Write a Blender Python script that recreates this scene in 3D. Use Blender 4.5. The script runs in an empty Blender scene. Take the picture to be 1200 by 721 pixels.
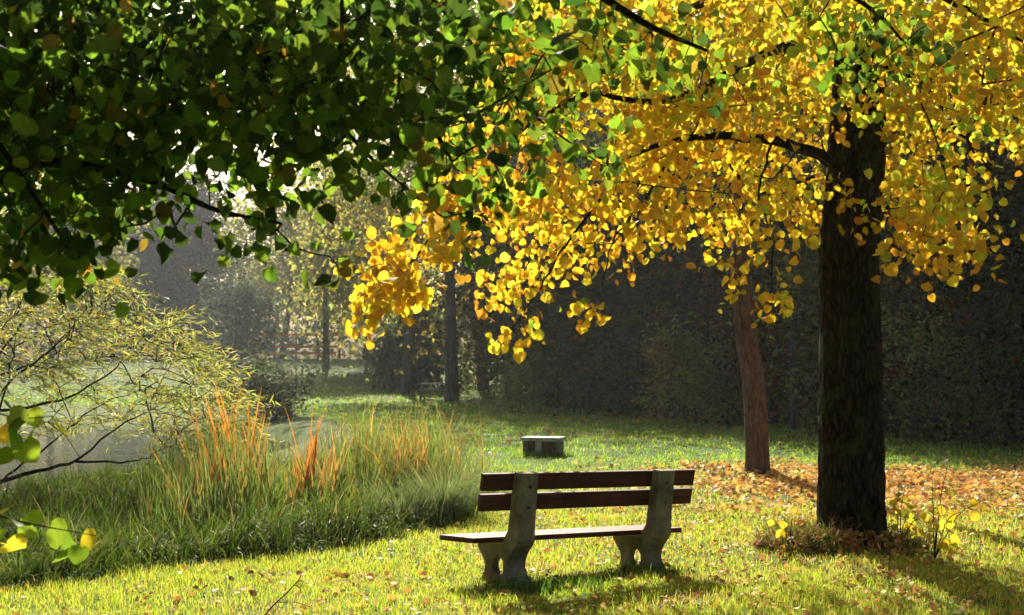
import bpy, bmesh, math, random
import numpy as np
from mathutils import Vector, Matrix
from mathutils.geometry import tessellate_polygon

rng = np.random.default_rng(7)
random.seed(7)
scene = bpy.context.scene
COL = scene.collection
R = math.radians

# ------------------------------------------------------------------ camera
F = 1667.0                       # focal length in photo pixels (1200 wide)
PITCH = math.atan((430 - 360.5) / F)
CAMZ = 1.65
cam_d = bpy.data.cameras.new('camera')
cam_d.sensor_width = 36.0
cam_d.lens = 50.0
cam_d.clip_start = 0.1
cam_d.clip_end = 1000.0
cam_d.dof.use_dof = True
cam_d.dof.focus_distance = 11.5
cam_d.dof.aperture_fstop = 5.6
cam = bpy.data.objects.new('camera', cam_d)
cam.location = (0, 0, CAMZ)
cam.rotation_euler = (R(90) + PITCH, 0, 0)
COL.objects.link(cam)
scene.camera = cam

# ------------------------------------------------------------------ world, sun, exposure
SUN_EL, SUN_AZ = R(32), R(-7)    # azimuth from +Y towards +X
world = bpy.data.worlds.new('World')
scene.world = world
world.use_nodes = True
nt = world.node_tree
nt.nodes.clear()
wo = nt.nodes.new('ShaderNodeOutputWorld')
bg = nt.nodes.new('ShaderNodeBackground')
sky = nt.nodes.new('ShaderNodeTexSky')
sky.sky_type = 'NISHITA'
sky.sun_disc = False
sky.sun_elevation = SUN_EL
sky.sun_rotation = SUN_AZ
sky.air_density = 1.0
sky.dust_density = 6.0
sky.ozone_density = 1.0
bg.inputs['Strength'].default_value = 0.05
nt.links.new(sky.outputs['Color'], bg.inputs['Color'])
nt.links.new(bg.outputs['Background'], wo.inputs['Surface'])

sun_d = bpy.data.lights.new('sun', 'SUN')
sun_d.energy = 5.0
sun_d.angle = R(0.5)
sun_d.color = (1.0, 0.93, 0.80)
sun = bpy.data.objects.new('sun', sun_d)
SDIR = Vector((math.sin(SUN_AZ) * math.cos(SUN_EL), math.cos(SUN_AZ) * math.cos(SUN_EL), math.sin(SUN_EL)))
sun.rotation_euler = SDIR.to_track_quat('Z', 'Y').to_euler()
sun.location = (0, 0, 60)
COL.objects.link(sun)

scene.view_settings.view_transform = 'Standard'
scene.view_settings.look = 'None'
scene.view_settings.exposure = 1.25
scene.view_settings.gamma = 1.0
scene.view_settings.use_curve_mapping = False
cy = scene.cycles
cy.max_bounces = 7
cy.diffuse_bounces = 3
cy.glossy_bounces = 2
cy.transmission_bounces = 5
cy.transparent_max_bounces = 8
cy.volume_bounces = 0
cy.caustics_reflective = False
cy.caustics_refractive = False
cy.use_adaptive_sampling = True
cy.adaptive_threshold = 0.03
cy.use_denoising = True
cy.sample_clamp_indirect = 4.0

HAZE_DENSITY = 0.00028
HAZE_ANISO = 0.5

# ------------------------------------------------------------------ helpers
CP, SP = math.cos(PITCH), math.sin(PITCH)


def P(px, py, D):
    """world point seen at photo pixel (px,py) at ground distance D"""
    u = (px - 600) / F
    v = (360.5 - py) / F
    d = np.array([u, CP - v * SP, SP + v * CP])
    return np.array([0, 0, CAMZ]) + d * (D / d[1])


def PV(px, py, D):
    px, py, D = np.broadcast_arrays(np.asarray(px, float), np.asarray(py, float), np.asarray(D, float))
    u = (px - 600) / F
    v = (360.5 - py) / F
    d = np.stack([u, CP - v * SP, SP + v * CP], -1)
    return np.array([0, 0, CAMZ]) + d * (D / d[..., 1])[..., None]


def proj(p):
    q = np.asarray(p, float) - np.array([0, 0, CAMZ])
    fw = q[..., 1] * CP + q[..., 2] * SP
    up = -q[..., 1] * SP + q[..., 2] * CP
    fw = np.where(np.abs(fw) < 1e-3, 1e-3, fw)
    return 600 + F * q[..., 0] / fw, 360.5 - F * up / fw, fw


def sstep(a, b, x):
    t = np.clip((x - a) / (b - a), 0, 1)
    return t * t * (3 - 2 * t)


BY = np.array([-5, 6, 9.5, 10.6, 11.6, 13.1, 15.0, 18.0, 21.0, 25.0, 30.0, 40.0, 55.0, 70.0, 300])
BX = np.array([-9, -6.5, -4.8, -3.8, -2.8, -1.45, -0.6, -0.5, -0.9, -1.9, -3.2, -4.6, -9.0, -30.0, -200.0])


def bank_x(y):
    return np.interp(y, BY, BX)


POND_C, POND_R = (-11.6, 33.0), (6.3, 13.5)
WATER_Z = -0.36


def pond_f(x, y):
    a = np.arctan2((y - POND_C[1]) / POND_R[1], (x - POND_C[0]) / POND_R[0])
    w = 1 + 0.06 * np.sin(3 * a + 1) + 0.04 * np.sin(7 * a)
    return np.hypot((x - POND_C[0]) / POND_R[0], (y - POND_C[1]) / POND_R[1]) / w


def gh(x, y):
    x = np.asarray(x, float)
    y = np.asarray(y, float)
    z = 2.3 * sstep(62, 118, y)
    z = z + 0.018 * np.sin(x * 0.9 + 1.3) * np.cos(y * 0.7) + 0.012 * np.sin(x * 2.1 + y * 1.7)
    inbank = sstep(0.0, 3.2, bank_x(y) - x) * (1 - sstep(46, 62, y))
    z = z - 0.28 * inbank
    z = z - 0.9 * (1 - sstep(0.78, 1.06, pond_f(x, y)))
    return z


def link(o):
    COL.objects.link(o)
    return o


def tri_mesh(name, V, T, col=None, mats=None, smooth=False):
    V = np.ascontiguousarray(V, dtype=np.float32).reshape(-1, 3)
    T = np.ascontiguousarray(T, dtype=np.int32).reshape(-1, 3)
    me = bpy.data.meshes.new(name)
    me.vertices.add(len(V))
    me.vertices.foreach_set('co', V.ravel())
    me.loops.add(len(T) * 3)
    me.loops.foreach_set('vertex_index', T.ravel())
    me.polygons.add(len(T))
    me.polygons.foreach_set('loop_start', np.arange(0, len(T) * 3, 3, dtype=np.int32))
    if smooth:
        me.polygons.foreach_set('use_smooth', np.ones(len(T), dtype=bool))
    me.update(calc_edges=True)
    if col is not None:
        a = me.color_attributes.new('col', 'FLOAT_COLOR', 'POINT')
        c = np.ones((len(V), 4), np.float32)
        c[:, :3] = np.asarray(col, np.float32).reshape(-1, 3)
        a.data.foreach_set('color', c.ravel())
    if mats:
        me.materials.append(mats)
    return me


class MB:
    """collects polygons into one mesh"""

    def __init__(self):
        self.v = []
        self.f = []

    def add(self, verts, faces):
        n = len(self.v)
        self.v += [tuple(map(float, p)) for p in verts]
        self.f += [tuple(i + n for i in f) for f in faces]
        return self

    def box(self, lo, hi, M=None):
        x0, y0, z0 = lo
        x1, y1, z1 = hi
        vs = [Vector(p) for p in ((x0, y0, z0), (x1, y0, z0), (x1, y1, z0), (x0, y1, z0),
                                  (x0, y0, z1), (x1, y0, z1), (x1, y1, z1), (x0, y1, z1))]
        if M is not None:
            vs = [M @ p for p in vs]
        return self.add(vs, [(0, 3, 2, 1), (4, 5, 6, 7), (0, 1, 5, 4), (1, 2, 6, 5), (2, 3, 7, 6), (3, 0, 4, 7)])

    def tube(self, pts, radii, sides=8, rough=0.0, cap=True):
        pts = [np.asarray(p, float) for p in pts]
        n = len(pts)
        rings = []
        t0 = pts[1] - pts[0]
        ref = np.array([1.0, 0, 0]) if abs(t0[0]) < 0.8 * np.linalg.norm(t0) else np.array([0, 1.0, 0])
        for i in range(n):
            t = pts[min(i + 1, n - 1)] - pts[max(i - 1, 0)]
            t = t / (np.linalg.norm(t) + 1e-9)
            a = ref - t * np.dot(ref, t)
            a = a / (np.linalg.norm(a) + 1e-9)
            ref = a
            b = np.cross(t, a)
            ring = []
            for k in range(sides):
                an = 2 * math.pi * k / sides
                r = radii[i] * (1 + (rough * (rng.random() - 0.5) if rough else 0))
                ring.append(pts[i] + (a * math.cos(an) + b * math.sin(an)) * r)
            rings.append(ring)
        vs = [p for r in rings for p in r]
        fs = []
        for i in range(n - 1):
            for k in range(sides):
                k2 = (k + 1) % sides
                fs.append((i * sides + k, i * sides + k2, (i + 1) * sides + k2, (i + 1) * sides + k))
        if cap:
            fs.append(tuple(range(sides - 1, -1, -1)))
            fs.append(tuple((n - 1) * sides + k for k in range(sides)))
        return self.add(vs, fs)

    def mesh(self, name, mat, smooth=False):
        me = bpy.data.meshes.new(name)
        me.from_pydata(self.v, [], self.f)
        if smooth:
            me.polygons.foreach_set('use_smooth', np.ones(len(me.polygons), dtype=bool))
        me.materials.append(mat)
        me.update()
        return me


def thing(name, loc, label, cat, group=None):
    o = bpy.data.objects.new(name, None)
    o.empty_display_size = 0.2
    o.location = loc
    o['label'] = label
    o['category'] = cat
    if group:
        o['group'] = group
    return link(o)


def part(name, me, root, kind=None, label=None, M=None):
    """a part given in world coordinates, parented to its thing"""
    o = bpy.data.objects.new(name, me)
    o.parent = root
    l = Vector((0, 0, 0))
    r = root
    while r is not None:
        l = l + Vector(r.location)
        r = r.parent
    T = Matrix.Translation(-l)
    if M is not None:
        o.matrix_local = T @ M
    else:
        o.location = -l
    if kind:
        o['kind'] = kind
    if label:
        o['label'] = label
    return link(o)


def single(name, me, label, cat, group=None, M=None):
    o = bpy.data.objects.new(name, me)
    if M is not None:
        o.matrix_world = M
    o['label'] = label
    o['category'] = cat
    if group:
        o['group'] = group
    return link(o)


def smooth_path(pts, n):
    """Catmull-Rom through pts"""
    pts = [np.asarray(p, float) for p in pts]
    p = [2 * pts[0] - pts[1]] + pts + [2 * pts[-1] - pts[-2]]
    out = []
    segs = len(pts) - 1
    for i in range(n):
        s = i / (n - 1) * segs
        k = min(int(s), segs - 1)
        t = s - k
        a, b, c, d = p[k], p[k + 1], p[k + 2], p[k + 3]
        out.append(0.5 * ((2 * b) + (-a + c) * t + (2 * a - 5 * b + 4 * c - d) * t * t + (-a + 3 * b - 3 * c + d) * t ** 3))
    return out


# ------------------------------------------------------------------ materials
def new_mat(name):
    m = bpy.data.materials.new(name)
    m.use_nodes = True
    m.node_tree.nodes.clear()
    return m, m.node_tree.nodes, m.node_tree.links


def leaf_mat(name, trans=0.5, dif_gain=0.55, gloss=0.035, rough=0.45):
    m, N, L = new_mat(name)
    out = N.new('ShaderNodeOutputMaterial')
    at = N.new('ShaderNodeAttribute')
    at.attribute_name = 'col'
    tc = N.new('ShaderNodeTexCoord')
    no = N.new('ShaderNodeTexNoise')
    no.inputs['Scale'].default_value = 22
    no.inputs['Detail'].default_value = 3
    L.new(tc.outputs['Object'], no.inputs['Vector'])
    mr = N.new('ShaderNodeMapRange')
    mr.inputs['From Min'].default_value = 0.3
    mr.inputs['From Max'].default_value = 0.7
    mr.inputs['To Min'].default_value = 0.8
    mr.inputs['To Max'].default_value = 1.15
    L.new(no.outputs['Fac'], mr.inputs['Value'])
    mul = N.new('ShaderNodeVectorMath')
    mul.operation = 'SCALE'
    L.new(at.outputs['Color'], mul.inputs[0])
    L.new(mr.outputs['Result'], mul.inputs['Scale'])
    dg = N.new('ShaderNodeVectorMath')
    dg.operation = 'SCALE'
    dg.inputs['Scale'].default_value = dif_gain
    L.new(mul.outputs['Vector'], dg.inputs[0])
    di = N.new('ShaderNodeBsdfDiffuse')
    tr = N.new('ShaderNodeBsdfTranslucent')
    gl = N.new('ShaderNodeBsdfGlossy')
    gl.inputs['Roughness'].default_value = rough
    L.new(dg.outputs['Vector'], di.inputs['Color'])
    L.new(mul.outputs['Vector'], tr.inputs['Color'])
    m1 = N.new('ShaderNodeMixShader')
    m1.inputs['Fac'].default_value = trans
    L.new(di.outputs['BSDF'], m1.inputs[1])
    L.new(tr.outputs['BSDF'], m1.inputs[2])
    m2 = N.new('ShaderNodeMixShader')
    m2.inputs['Fac'].default_value = gloss
    L.new(m1.outputs['Shader'], m2.inputs[1])
    L.new(gl.outputs['BSDF'], m2.inputs[2])
    L.new(m2.outputs['Shader'], out.inputs['Surface'])
    return m


def noise_mat(name, c0, c1, scale=(8, 8, 8), rough=0.85, bump=0.3, bdist=0.01, detail=6, c2=None, spec=0.3, ramp=(0.35, 0.65)):
    m, N, L = new_mat(name)
    out = N.new('ShaderNodeOutputMaterial')
    pb = N.new('ShaderNodeBsdfPrincipled')
    pb.inputs['Roughness'].default_value = rough
    pb.inputs['Specular IOR Level'].default_value = spec
    tc = N.new('ShaderNodeTexCoord')
    mp = N.new('ShaderNodeMapping')
    mp.inputs['Scale'].default_value = scale
    L.new(tc.outputs['Object'], mp.inputs['Vector'])
    no = N.new('ShaderNodeTexNoise')
    no.inputs['Scale'].default_value = 1.0
    no.inputs['Detail'].default_value = detail
    no.inputs['Roughness'].default_value = 0.65
    L.new(mp.outputs['Vector'], no.inputs['Vector'])
    cr = N.new('ShaderNodeValToRGB')
    e = cr.color_ramp.elements
    e[0].position, e[0].color = ramp[0], (*c0, 1)
    e[1].position, e[1].color = ramp[1], (*c1, 1)
    if c2:
        x = e.new(0.5 * (ramp[0] + ramp[1]))
        x.color = (*c2, 1)
    L.new(no.outputs['Fac'], cr.inputs['Fac'])
    L.new(cr.outputs['Color'], pb.inputs['Base Color'])
    bp = N.new('ShaderNodeBump')
    bp.inputs['Strength'].default_value = bump
    bp.inputs['Distance'].default_value = bdist
    L.new(no.outputs['Fac'], bp.inputs['Height'])
    L.new(bp.outputs['Normal'], pb.inputs['Normal'])
    L.new(pb.outputs['BSDF'], out.inputs['Surface'])
    return m


M_LEAF = leaf_mat('leaf', 0.62, 0.7, 0.02)
M_LEAFG = leaf_mat('green_leaf', 0.56, 0.25, 0.012)
M_FALLEN = leaf_mat('fallen_leaf', 0.35, 0.9, 0.03)
M_FAR = leaf_mat('far_leaf', 0.5, 0.6, 0.02)
M_WILLOW = leaf_mat('willow_leaf', 0.5, 0.7, 0.05, 0.45)
M_GRASS = leaf_mat('grass_blade', 0.6, 0.6, 0.025, 0.4)
M_BANK = leaf_mat('bank_blade', 0.5, 0.45, 0.014, 0.4)
M_REED = leaf_mat('reed_blade', 0.5, 0.7, 0.06, 0.35)
M_BARK = noise_mat('linden_bark', (0.010, 0.008, 0.005), (0.048, 0.036, 0.024), (26, 26, 5), 0.95, 0.9, 0.03, spec=0.05)


def bark_mat():
    m, N, L = new_mat('furrowed_bark')
    out = N.new('ShaderNodeOutputMaterial')
    pb = N.new('ShaderNodeBsdfPrincipled')
    pb.inputs['Roughness'].default_value = 0.95
    pb.inputs['Specular IOR Level'].default_value = 0.05
    tc = N.new('ShaderNodeTexCoord')
    wn = N.new('ShaderNodeTexNoise')
    wn.inputs['Scale'].default_value = 5
    wn.inputs['Detail'].default_value = 4
    L.new(tc.outputs['Object'], wn.inputs['Vector'])
    ad = N.new('ShaderNodeMixRGB')
    ad.blend_type = 'ADD'
    ad.inputs['Fac'].default_value = 0.09
    L.new(tc.outputs['Object'], ad.inputs['Color1'])
    L.new(wn.outputs['Color'], ad.inputs['Color2'])
    mp = N.new('ShaderNodeMapping')
    mp.inputs['Scale'].default_value = (22, 22, 5.5)
    L.new(ad.outputs['Color'], mp.inputs['Vector'])
    vo = N.new('ShaderNodeTexVoronoi')
    vo.feature = 'DISTANCE_TO_EDGE'
    vo.inputs['Scale'].default_value = 1.0
    L.new(mp.outputs['Vector'], vo.inputs['Vector'])
    no = N.new('ShaderNodeTexNoise')
    no.inputs['Scale'].default_value = 40
    no.inputs['Detail'].default_value = 6
    L.new(tc.outputs['Object'], no.inputs['Vector'])
    cr = N.new('ShaderNodeValToRGB')
    e = cr.color_ramp.elements
    e[0].position, e[0].color = 0.0, (0.008, 0.006, 0.004, 1)
    e[1].position, e[1].color = 0.32, (0.060, 0.046, 0.031, 1)
    L.new(vo.outputs['Distance'], cr.inputs['Fac'])
    moss = N.new('ShaderNodeMixRGB')
    moss.inputs['Color2'].default_value = (0.045, 0.055, 0.016, 1)
    mr = N.new('ShaderNodeMapRange')
    mr.inputs['From Min'].default_value = 0.5
    mr.inputs['From Max'].default_value = 0.68
    mr.inputs['To Max'].default_value = 0.7
    L.new(wn.outputs['Fac'], mr.inputs['Value'])
    L.new(mr.outputs['Result'], moss.inputs['Fac'])
    L.new(cr.outputs['Color'], moss.inputs['Color1'])
    L.new(moss.outputs['Color'], pb.inputs['Base Color'])
    hm = N.new('ShaderNodeMath')
    hm.operation = 'MULTIPLY_ADD'
    hm.inputs[1].default_value = 0.25
    L.new(no.outputs['Fac'], hm.inputs[0])
    L.new(vo.outputs['Distance'], hm.inputs[2])
    bp = N.new('ShaderNodeBump')
    bp.inputs['Strength'].default_value = 1.0
    bp.inputs['Distance'].default_value = 0.05
    L.new(hm.outputs['Value'], bp.inputs['Height'])
    L.new(bp.outputs['Normal'], pb.inputs['Normal'])
    L.new(pb.outputs['BSDF'], out.inputs['Surface'])
    return m


M_TRUNK = bark_mat()
M_BARK2 = noise_mat('reddish_bark', (0.05, 0.03, 0.022), (0.22, 0.14, 0.10), (22, 22, 6), 0.95, 0.8, 0.02, spec=0.1)
M_BARK3 = noise_mat('grey_bark', (0.05, 0.045, 0.04), (0.16, 0.145, 0.125), (6, 6, 1.5), 0.95, 0.6, 0.02, spec=0.1)
M_TWIG = noise_mat('twig_bark', (0.02, 0.015, 0.01), (0.07, 0.05, 0.032), (30, 30, 30), 0.9, 0.3, 0.003, spec=0.15)
M_CONC = noise_mat('weathered_concrete', (0.14, 0.11, 0.062), (0.38, 0.31, 0.195), (7, 7, 5), 0.95, 0.8, 0.007, c2=(0.26, 0.21, 0.13), spec=0.2)
M_WOOD = noise_mat('brown_stained_wood', (0.06, 0.017, 0.009), (0.15, 0.045, 0.022), (2.2, 40, 40), 0.72, 0.4, 0.003, spec=0.25)
M_GWOOD = noise_mat('greyed_wood', (0.10, 0.085, 0.07), (0.26, 0.23, 0.19), (3, 30, 30), 0.85, 0.3, 0.003)
M_PALE = noise_mat('pale_batten', (0.38, 0.32, 0.2), (0.55, 0.47, 0.32), (4, 30, 30), 0.8, 0.2, 0.002)
M_STONE = noise_mat('pale_slab', (0.28, 0.27, 0.26), (0.5, 0.49, 0.47), (9, 9, 9), 0.8, 0.3, 0.003)
M_ORANGE = noise_mat('orange_rail', (0.75, 0.24, 0.01), (0.85, 0.34, 0.02), (3, 3, 3), 0.6, 0.05, 0.002)


def ground_mat():
    m, N, L = new_mat('lawn_ground')
    out = N.new('ShaderNodeOutputMaterial')
    pb = N.new('ShaderNodeBsdfPrincipled')
    pb.inputs['Roughness'].default_value = 0.95
    pb.inputs['Specular IOR Level'].default_value = 0.1
    tc = N.new('ShaderNodeTexCoord')

    def noise(sc, det=5):
        n = N.new('ShaderNodeTexNoise')
        n.inputs['Scale'].default_value = sc
        n.inputs['Detail'].default_value = det
        n.inputs['Roughness'].default_value = 0.6
        L.new(tc.outputs['Object'], n.inputs['Vector'])
        return n
    a = noise(0.35)
    b = noise(9.0, 8)
    cr = N.new('ShaderNodeValToRGB')
    e = cr.color_ramp.elements
    e[0].position, e[0].color = 0.3, (0.04, 0.085, 0.014, 1)
    e[1].position, e[1].color = 0.7, (0.10, 0.155, 0.022, 1)
    L.new(b.outputs['Fac'], cr.inputs['Fac'])
    cr2 = N.new('ShaderNodeValToRGB')
    e = cr2.color_ramp.elements
    e[0].position, e[0].color = 0.52, (0, 0, 0, 1)
    e[1].position, e[1].color = 0.68, (0.55, 0.55, 0.55, 1)
    L.new(a.outputs['Fac'], cr2.inputs['Fac'])
    mx = N.new('ShaderNodeMixRGB')
    mx.inputs['Color2'].default_value = (0.13, 0.085, 0.035, 1)
    L.new(cr2.outputs['Color'], mx.inputs['Fac'])
    L.new(cr.outputs['Color'], mx.inputs['Color1'])
    # bare leafy earth strip given by a vertex attribute
    at = N.new('ShaderNodeAttribute')
    at.attribute_name = 'litter'
    mx2 = N.new('ShaderNodeMixRGB')
    mx2.inputs['Color2'].default_value = (0.22, 0.13, 0.055, 1)
    L.new(at.outputs['Fac'], mx2.inputs['Fac'])
    L.new(mx.outputs['Color'], mx2.inputs['Color1'])
    L.new(mx2.outputs['Color'], pb.inputs['Base Color'])
    bp = N.new('ShaderNodeBump')
    bp.inputs['Strength'].default_value = 0.8
    bp.inputs['Distance'].default_value = 0.06
    L.new(b.outputs['Fac'], bp.inputs['Height'])
    L.new(bp.outputs['Normal'], pb.inputs['Normal'])
    L.new(pb.outputs['BSDF'], out.inputs['Surface'])
    return m


def water_mat():
    m, N, L = new_mat('pond_water')
    out = N.new('ShaderNodeOutputMaterial')
    pb = N.new('ShaderNodeBsdfPrincipled')
    pb.inputs['Base Color'].default_value = (0.035, 0.04, 0.035, 1)
    pb.inputs['Roughness'].default_value = 0.08
    pb.inputs['IOR'].default_value = 1.33
    tc = N.new('ShaderNodeTexCoord')
    n = N.new('ShaderNodeTexNoise')
    n.inputs['Scale'].default_value = 2.2
    n.inputs['Detail'].default_value = 4
    L.new(tc.outputs['Object'], n.inputs['Vector'])
    bp = N.new('ShaderNodeBump')
    bp.inputs['Strength'].default_value = 0.25
    bp.inputs['Distance'].default_value = 0.05
    L.new(n.outputs['Fac'], bp.inputs['Height'])
    L.new(bp.outputs['Normal'], pb.inputs['Normal'])
    L.new(pb.outputs['BSDF'], out.inputs['Surface'])
    return m


# ------------------------------------------------------------------ ground and pond
def litter_amt(x, y):
    """leaf litter density 0..1 on the lawn"""
    n = 0.5 + 0.25 * np.sin(x * 1.3 + 0.7 * y) + 0.25 * np.sin(x * 0.53 - 1.1 * y + 2)
    band = sstep(14.8, 18.8, y + 0.5 * np.sin(x * 1.7) + .3 * np.sin(x * 4.3)) * (1 - sstep(21.2, 24.6, y + 0.6 * np.sin(x * 1.1) + .4 * np.sin(x * 3.7)))
    band = band * sstep(1.8, 4.0, x + 0.4 * np.sin(y * 2))
    far = 0.55 * sstep(30, 36, y) * (1 - sstep(60, 70, y)) * sstep(-3, 4, x) * sstep(0.45, 0.8, n)
    under = 0.35 * np.exp(-((x - 3.1) ** 2 + (y - 12.6) ** 2) / 5.0)
    return np.clip(band * (0.45 + 0.55 * n) + far + under, 0, 1)


def build_ground():
    ys = np.concatenate([np.arange(-25, 6, 2.0), np.arange(6, 30, 0.3), np.arange(30, 70, 0.8), np.arange(70, 236, 4.0)])
    xs = np.concatenate([np.arange(-170, -24, 6.0), np.arange(-24, -16, 0.8), np.arange(-16, 16, 0.3),
                         np.arange(16, 26, 0.8), np.arange(26, 171, 6.0)])
    X, Y = np.meshgrid(xs, ys)
    Z = gh(X, Y)
    V = np.stack([X, Y, Z], -1).reshape(-1, 3)
    ny, nx = X.shape
    i = np.arange(ny - 1)[:, None] * nx + np.arange(nx - 1)[None, :]
    i = i.ravel()
    T = np.concatenate([np.stack([i, i + 1, i + nx + 1], -1), np.stack([i, i + nx + 1, i + nx], -1)])
    me = tri_mesh('ground', V, T, None, ground_mat(), True)
    a = me.attributes.new('litter', 'FLOAT', 'POINT')
    lit = litter_amt(V[:, 0], V[:, 1]) * 0.6
    lit = np.maximum(lit, 0.75 * sstep(0.3, 1.5, bank_x(V[:, 1]) - V[:, 0]) * (V[:, 1] < 60) * 0.12)
    a.data.foreach_set('value', lit.astype(np.float32))
    o = link(bpy.data.objects.new('ground', me))
    o['kind'] = 'structure'
    n = 64
    mb = MB()
    vs = [(POND_C[0], POND_C[1], WATER_Z)]
    for k in range(n):
        t = 2 * math.pi * k / n
        vs.append((POND_C[0] + POND_R[0] * 1.12 * math.cos(t), POND_C[1] + POND_R[1] * 1.12 * math.sin(t), WATER_Z))
    mb.add(vs, [(0, 1 + k, 1 + (k + 1) % n) for k in range(n)])
    w = link(bpy.data.objects.new('pond_water', mb.mesh('pond_water', water_mat())))
    w['kind'] = 'structure'


build_ground()

# ------------------------------------------------------------------ leaf and blade generators
def heart_leaf(detail=True, petiole=True):
    """rounded linden leaf, base at origin, tip along +Y, length 1"""
    if detail:
        half = [(0.22, -0.05), (0.46, 0.07), (0.56, 0.36), (0.47, 0.66), (0.24, 0.88)]
    else:
        half = [(0.40, 0.0), (0.56, 0.40), (0.32, 0.82)]
    rib = [(0, 0.05), (0, 0.45), (0, 1.02)]
    V = [(x, y, 0.0) for x, y in rib]
    n = len(half)
    for s in (1, -1):
        for x, y in half:
            V.append((s * x, y, 0.16 * x - 0.12 * (y - 0.4) ** 2))
    V[2] = (0, 1.02, -0.08)
    T = []
    for si in (0, 1):
        o = 3 + si * n
        if detail:
            tr = [(0, o, 1), (o, o + 1, 1), (o + 1, o + 2, 1), (o + 2, o + 3, 1), (o + 3, o + 4, 1), (o + 4, 2, 1)]
        else:
            tr = [(0, o, 1), (o, o + 1, 1), (o + 1, o + 2, 1), (o + 2, 2, 1)]
        T += tr if si == 0 else [(a, c, b) for a, b, c in tr]
    if petiole:
        k = len(V)
        V += [(0.018, 0.05, 0), (-0.018, 0.05, 0), (0.0, -0.55, 0.12)]
        T += [(k, k + 1, k + 2)]
    return np.array(V, float), np.array(T, int)


def slim_leaf():
    V = np.array([(0, 0, 0), (0.07, 0.35, 0.02), (-0.07, 0.35, 0.02), (0.05, 0.7, -0.02), (-0.05, 0.7, -0.02), (0, 1, -0.12)], float)
    T = np.array([(0, 1, 2), (1, 3, 2), (2, 3, 4), (3, 5, 4)])
    return V, T


def card_leaf():
    V = np.array([(0, 0, 0), (0.34, 0.45, 0.08), (0, 1, -0.05), (-0.34, 0.45, 0.08)], float)
    T = np.array([(0, 1, 2), (0, 2, 3)])
    return V, T


def frames(tip, nrm):
    tip = tip / np.linalg.norm(tip, axis=-1, keepdims=True)
    x = np.cross(tip, nrm)
    x = x / (np.linalg.norm(x, axis=-1, keepdims=True) + 1e-9)
    z = np.cross(x, tip)
    return np.stack([x, tip, z], -1)          # columns


def scatter(tmpl, pos, Rm, size, col):
    V0, T0 = tmpl
    n, k = len(pos), len(V0)
    Rm = Rm * np.stack([rng.uniform(.78, 1.12, n), np.ones(n), rng.uniform(.2, 3.2, n)], -1)[:, None, :]
    V = np.einsum('nij,kj->nki', Rm, V0) * size[:, None, None] + pos[:, None, :]
    T = T0[None] + (np.arange(n) * k)[:, None, None]
    C = np.repeat(col[:, None, :], k, 1) * rng.uniform(.78, 1.18, (n, k, 1))
    C = np.clip(C, 0, .97)
    return V.reshape(-1, 3), T.reshape(-1, 3), C.reshape(-1, 3)


def leaf_frames(n, hang=0.6, spread=0.8, updir=0.5):
    a = rng.uniform(0, 2 * np.pi, n)
    tip = np.stack([np.cos(a) * spread, np.sin(a) * spread, -hang + 0.45 * rng.standard_normal(n)], -1)
    nrm = rng.standard_normal((n, 3)) * 0.7
    nrm[:, 2] += updir
    return frames(tip, nrm)


def pick(pal, w, n):
    pal = np.array(pal, float)
    w = np.array(w, float)
    c = pal[rng.choice(len(pal), n, p=w / w.sum())]
    return np.clip(c * rng.uniform(0.75, 1.2, (n, 1)) * (1 + 0.08 * rng.standard_normal((n, 3))), 0.003, 0.95)


def blades(base, h, w, lean_dir, lean, col, S=3, tipcol=None):
    """bent tapering blades: arcs; returns V,T,C"""
    n = len(base)
    h = np.broadcast_to(h, (n,))
    side = np.stack([-np.sin(lean_dir), np.cos(lean_dir), np.zeros(n)], -1)
    turn = rng.uniform(0, np.pi, n)
    ld = np.stack([np.cos(lean_dir), np.sin(lean_dir), np.zeros(n)], -1)
    sd = side * np.cos(turn)[:, None] + ld * np.sin(turn)[:, None]
    rows = []
    cols = []
    x = np.zeros((n,))
    z = np.zeros((n,))
    for s in range(S + 1):
        t = s / S
        if s > 0:
            ang = lean * (t - 0.5 / S) * 1.0
            ang = np.minimum(ang * 1.6, 2.6)
            x = x + h / S * np.sin(ang)
            z = z + h / S * np.cos(ang)
        c = base + ld * x[:, None] + np.array([0, 0, 1.0]) * z[:, None]
        ww = (w * (1 - t ** 1.6))[:, None] * sd * 0.5
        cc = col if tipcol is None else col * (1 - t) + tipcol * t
        if s < S:
            rows += [c - ww, c + ww]
            cols += [cc, cc]
        else:
            rows += [c]
            cols += [cc]
    k = len(rows)
    V = np.stack(rows, 1)
    C = np.stack(cols, 1)
    t = []
    for s in range(S - 1):
        a = 2 * s
        t += [(a, a + 1, a + 3), (a, a + 3, a + 2)]
    a = 2 * (S - 1)
    t += [(a, a + 1, a + 2)]
    T = np.array(t)[None] + (np.arange(n) * k)[:, None, None]
    return V.reshape(-1, 3), T.reshape(-1, 3), C.reshape(-1, 3)


def cat(lst):
    V, T, C = [], [], []
    o = 0
    for v, t, c in lst:
        V.append(v)
        T.append(t + o)
        C.append(c)
        o += len(v)
    return np.concatenate(V), np.concatenate(T), np.concatenate(C)


HEART = heart_leaf(True)
HEART_LO = heart_leaf(False, False)
HEART_MID = heart_leaf(False, True)
SLIM = slim_leaf()
CARD = card_leaf()

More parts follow.
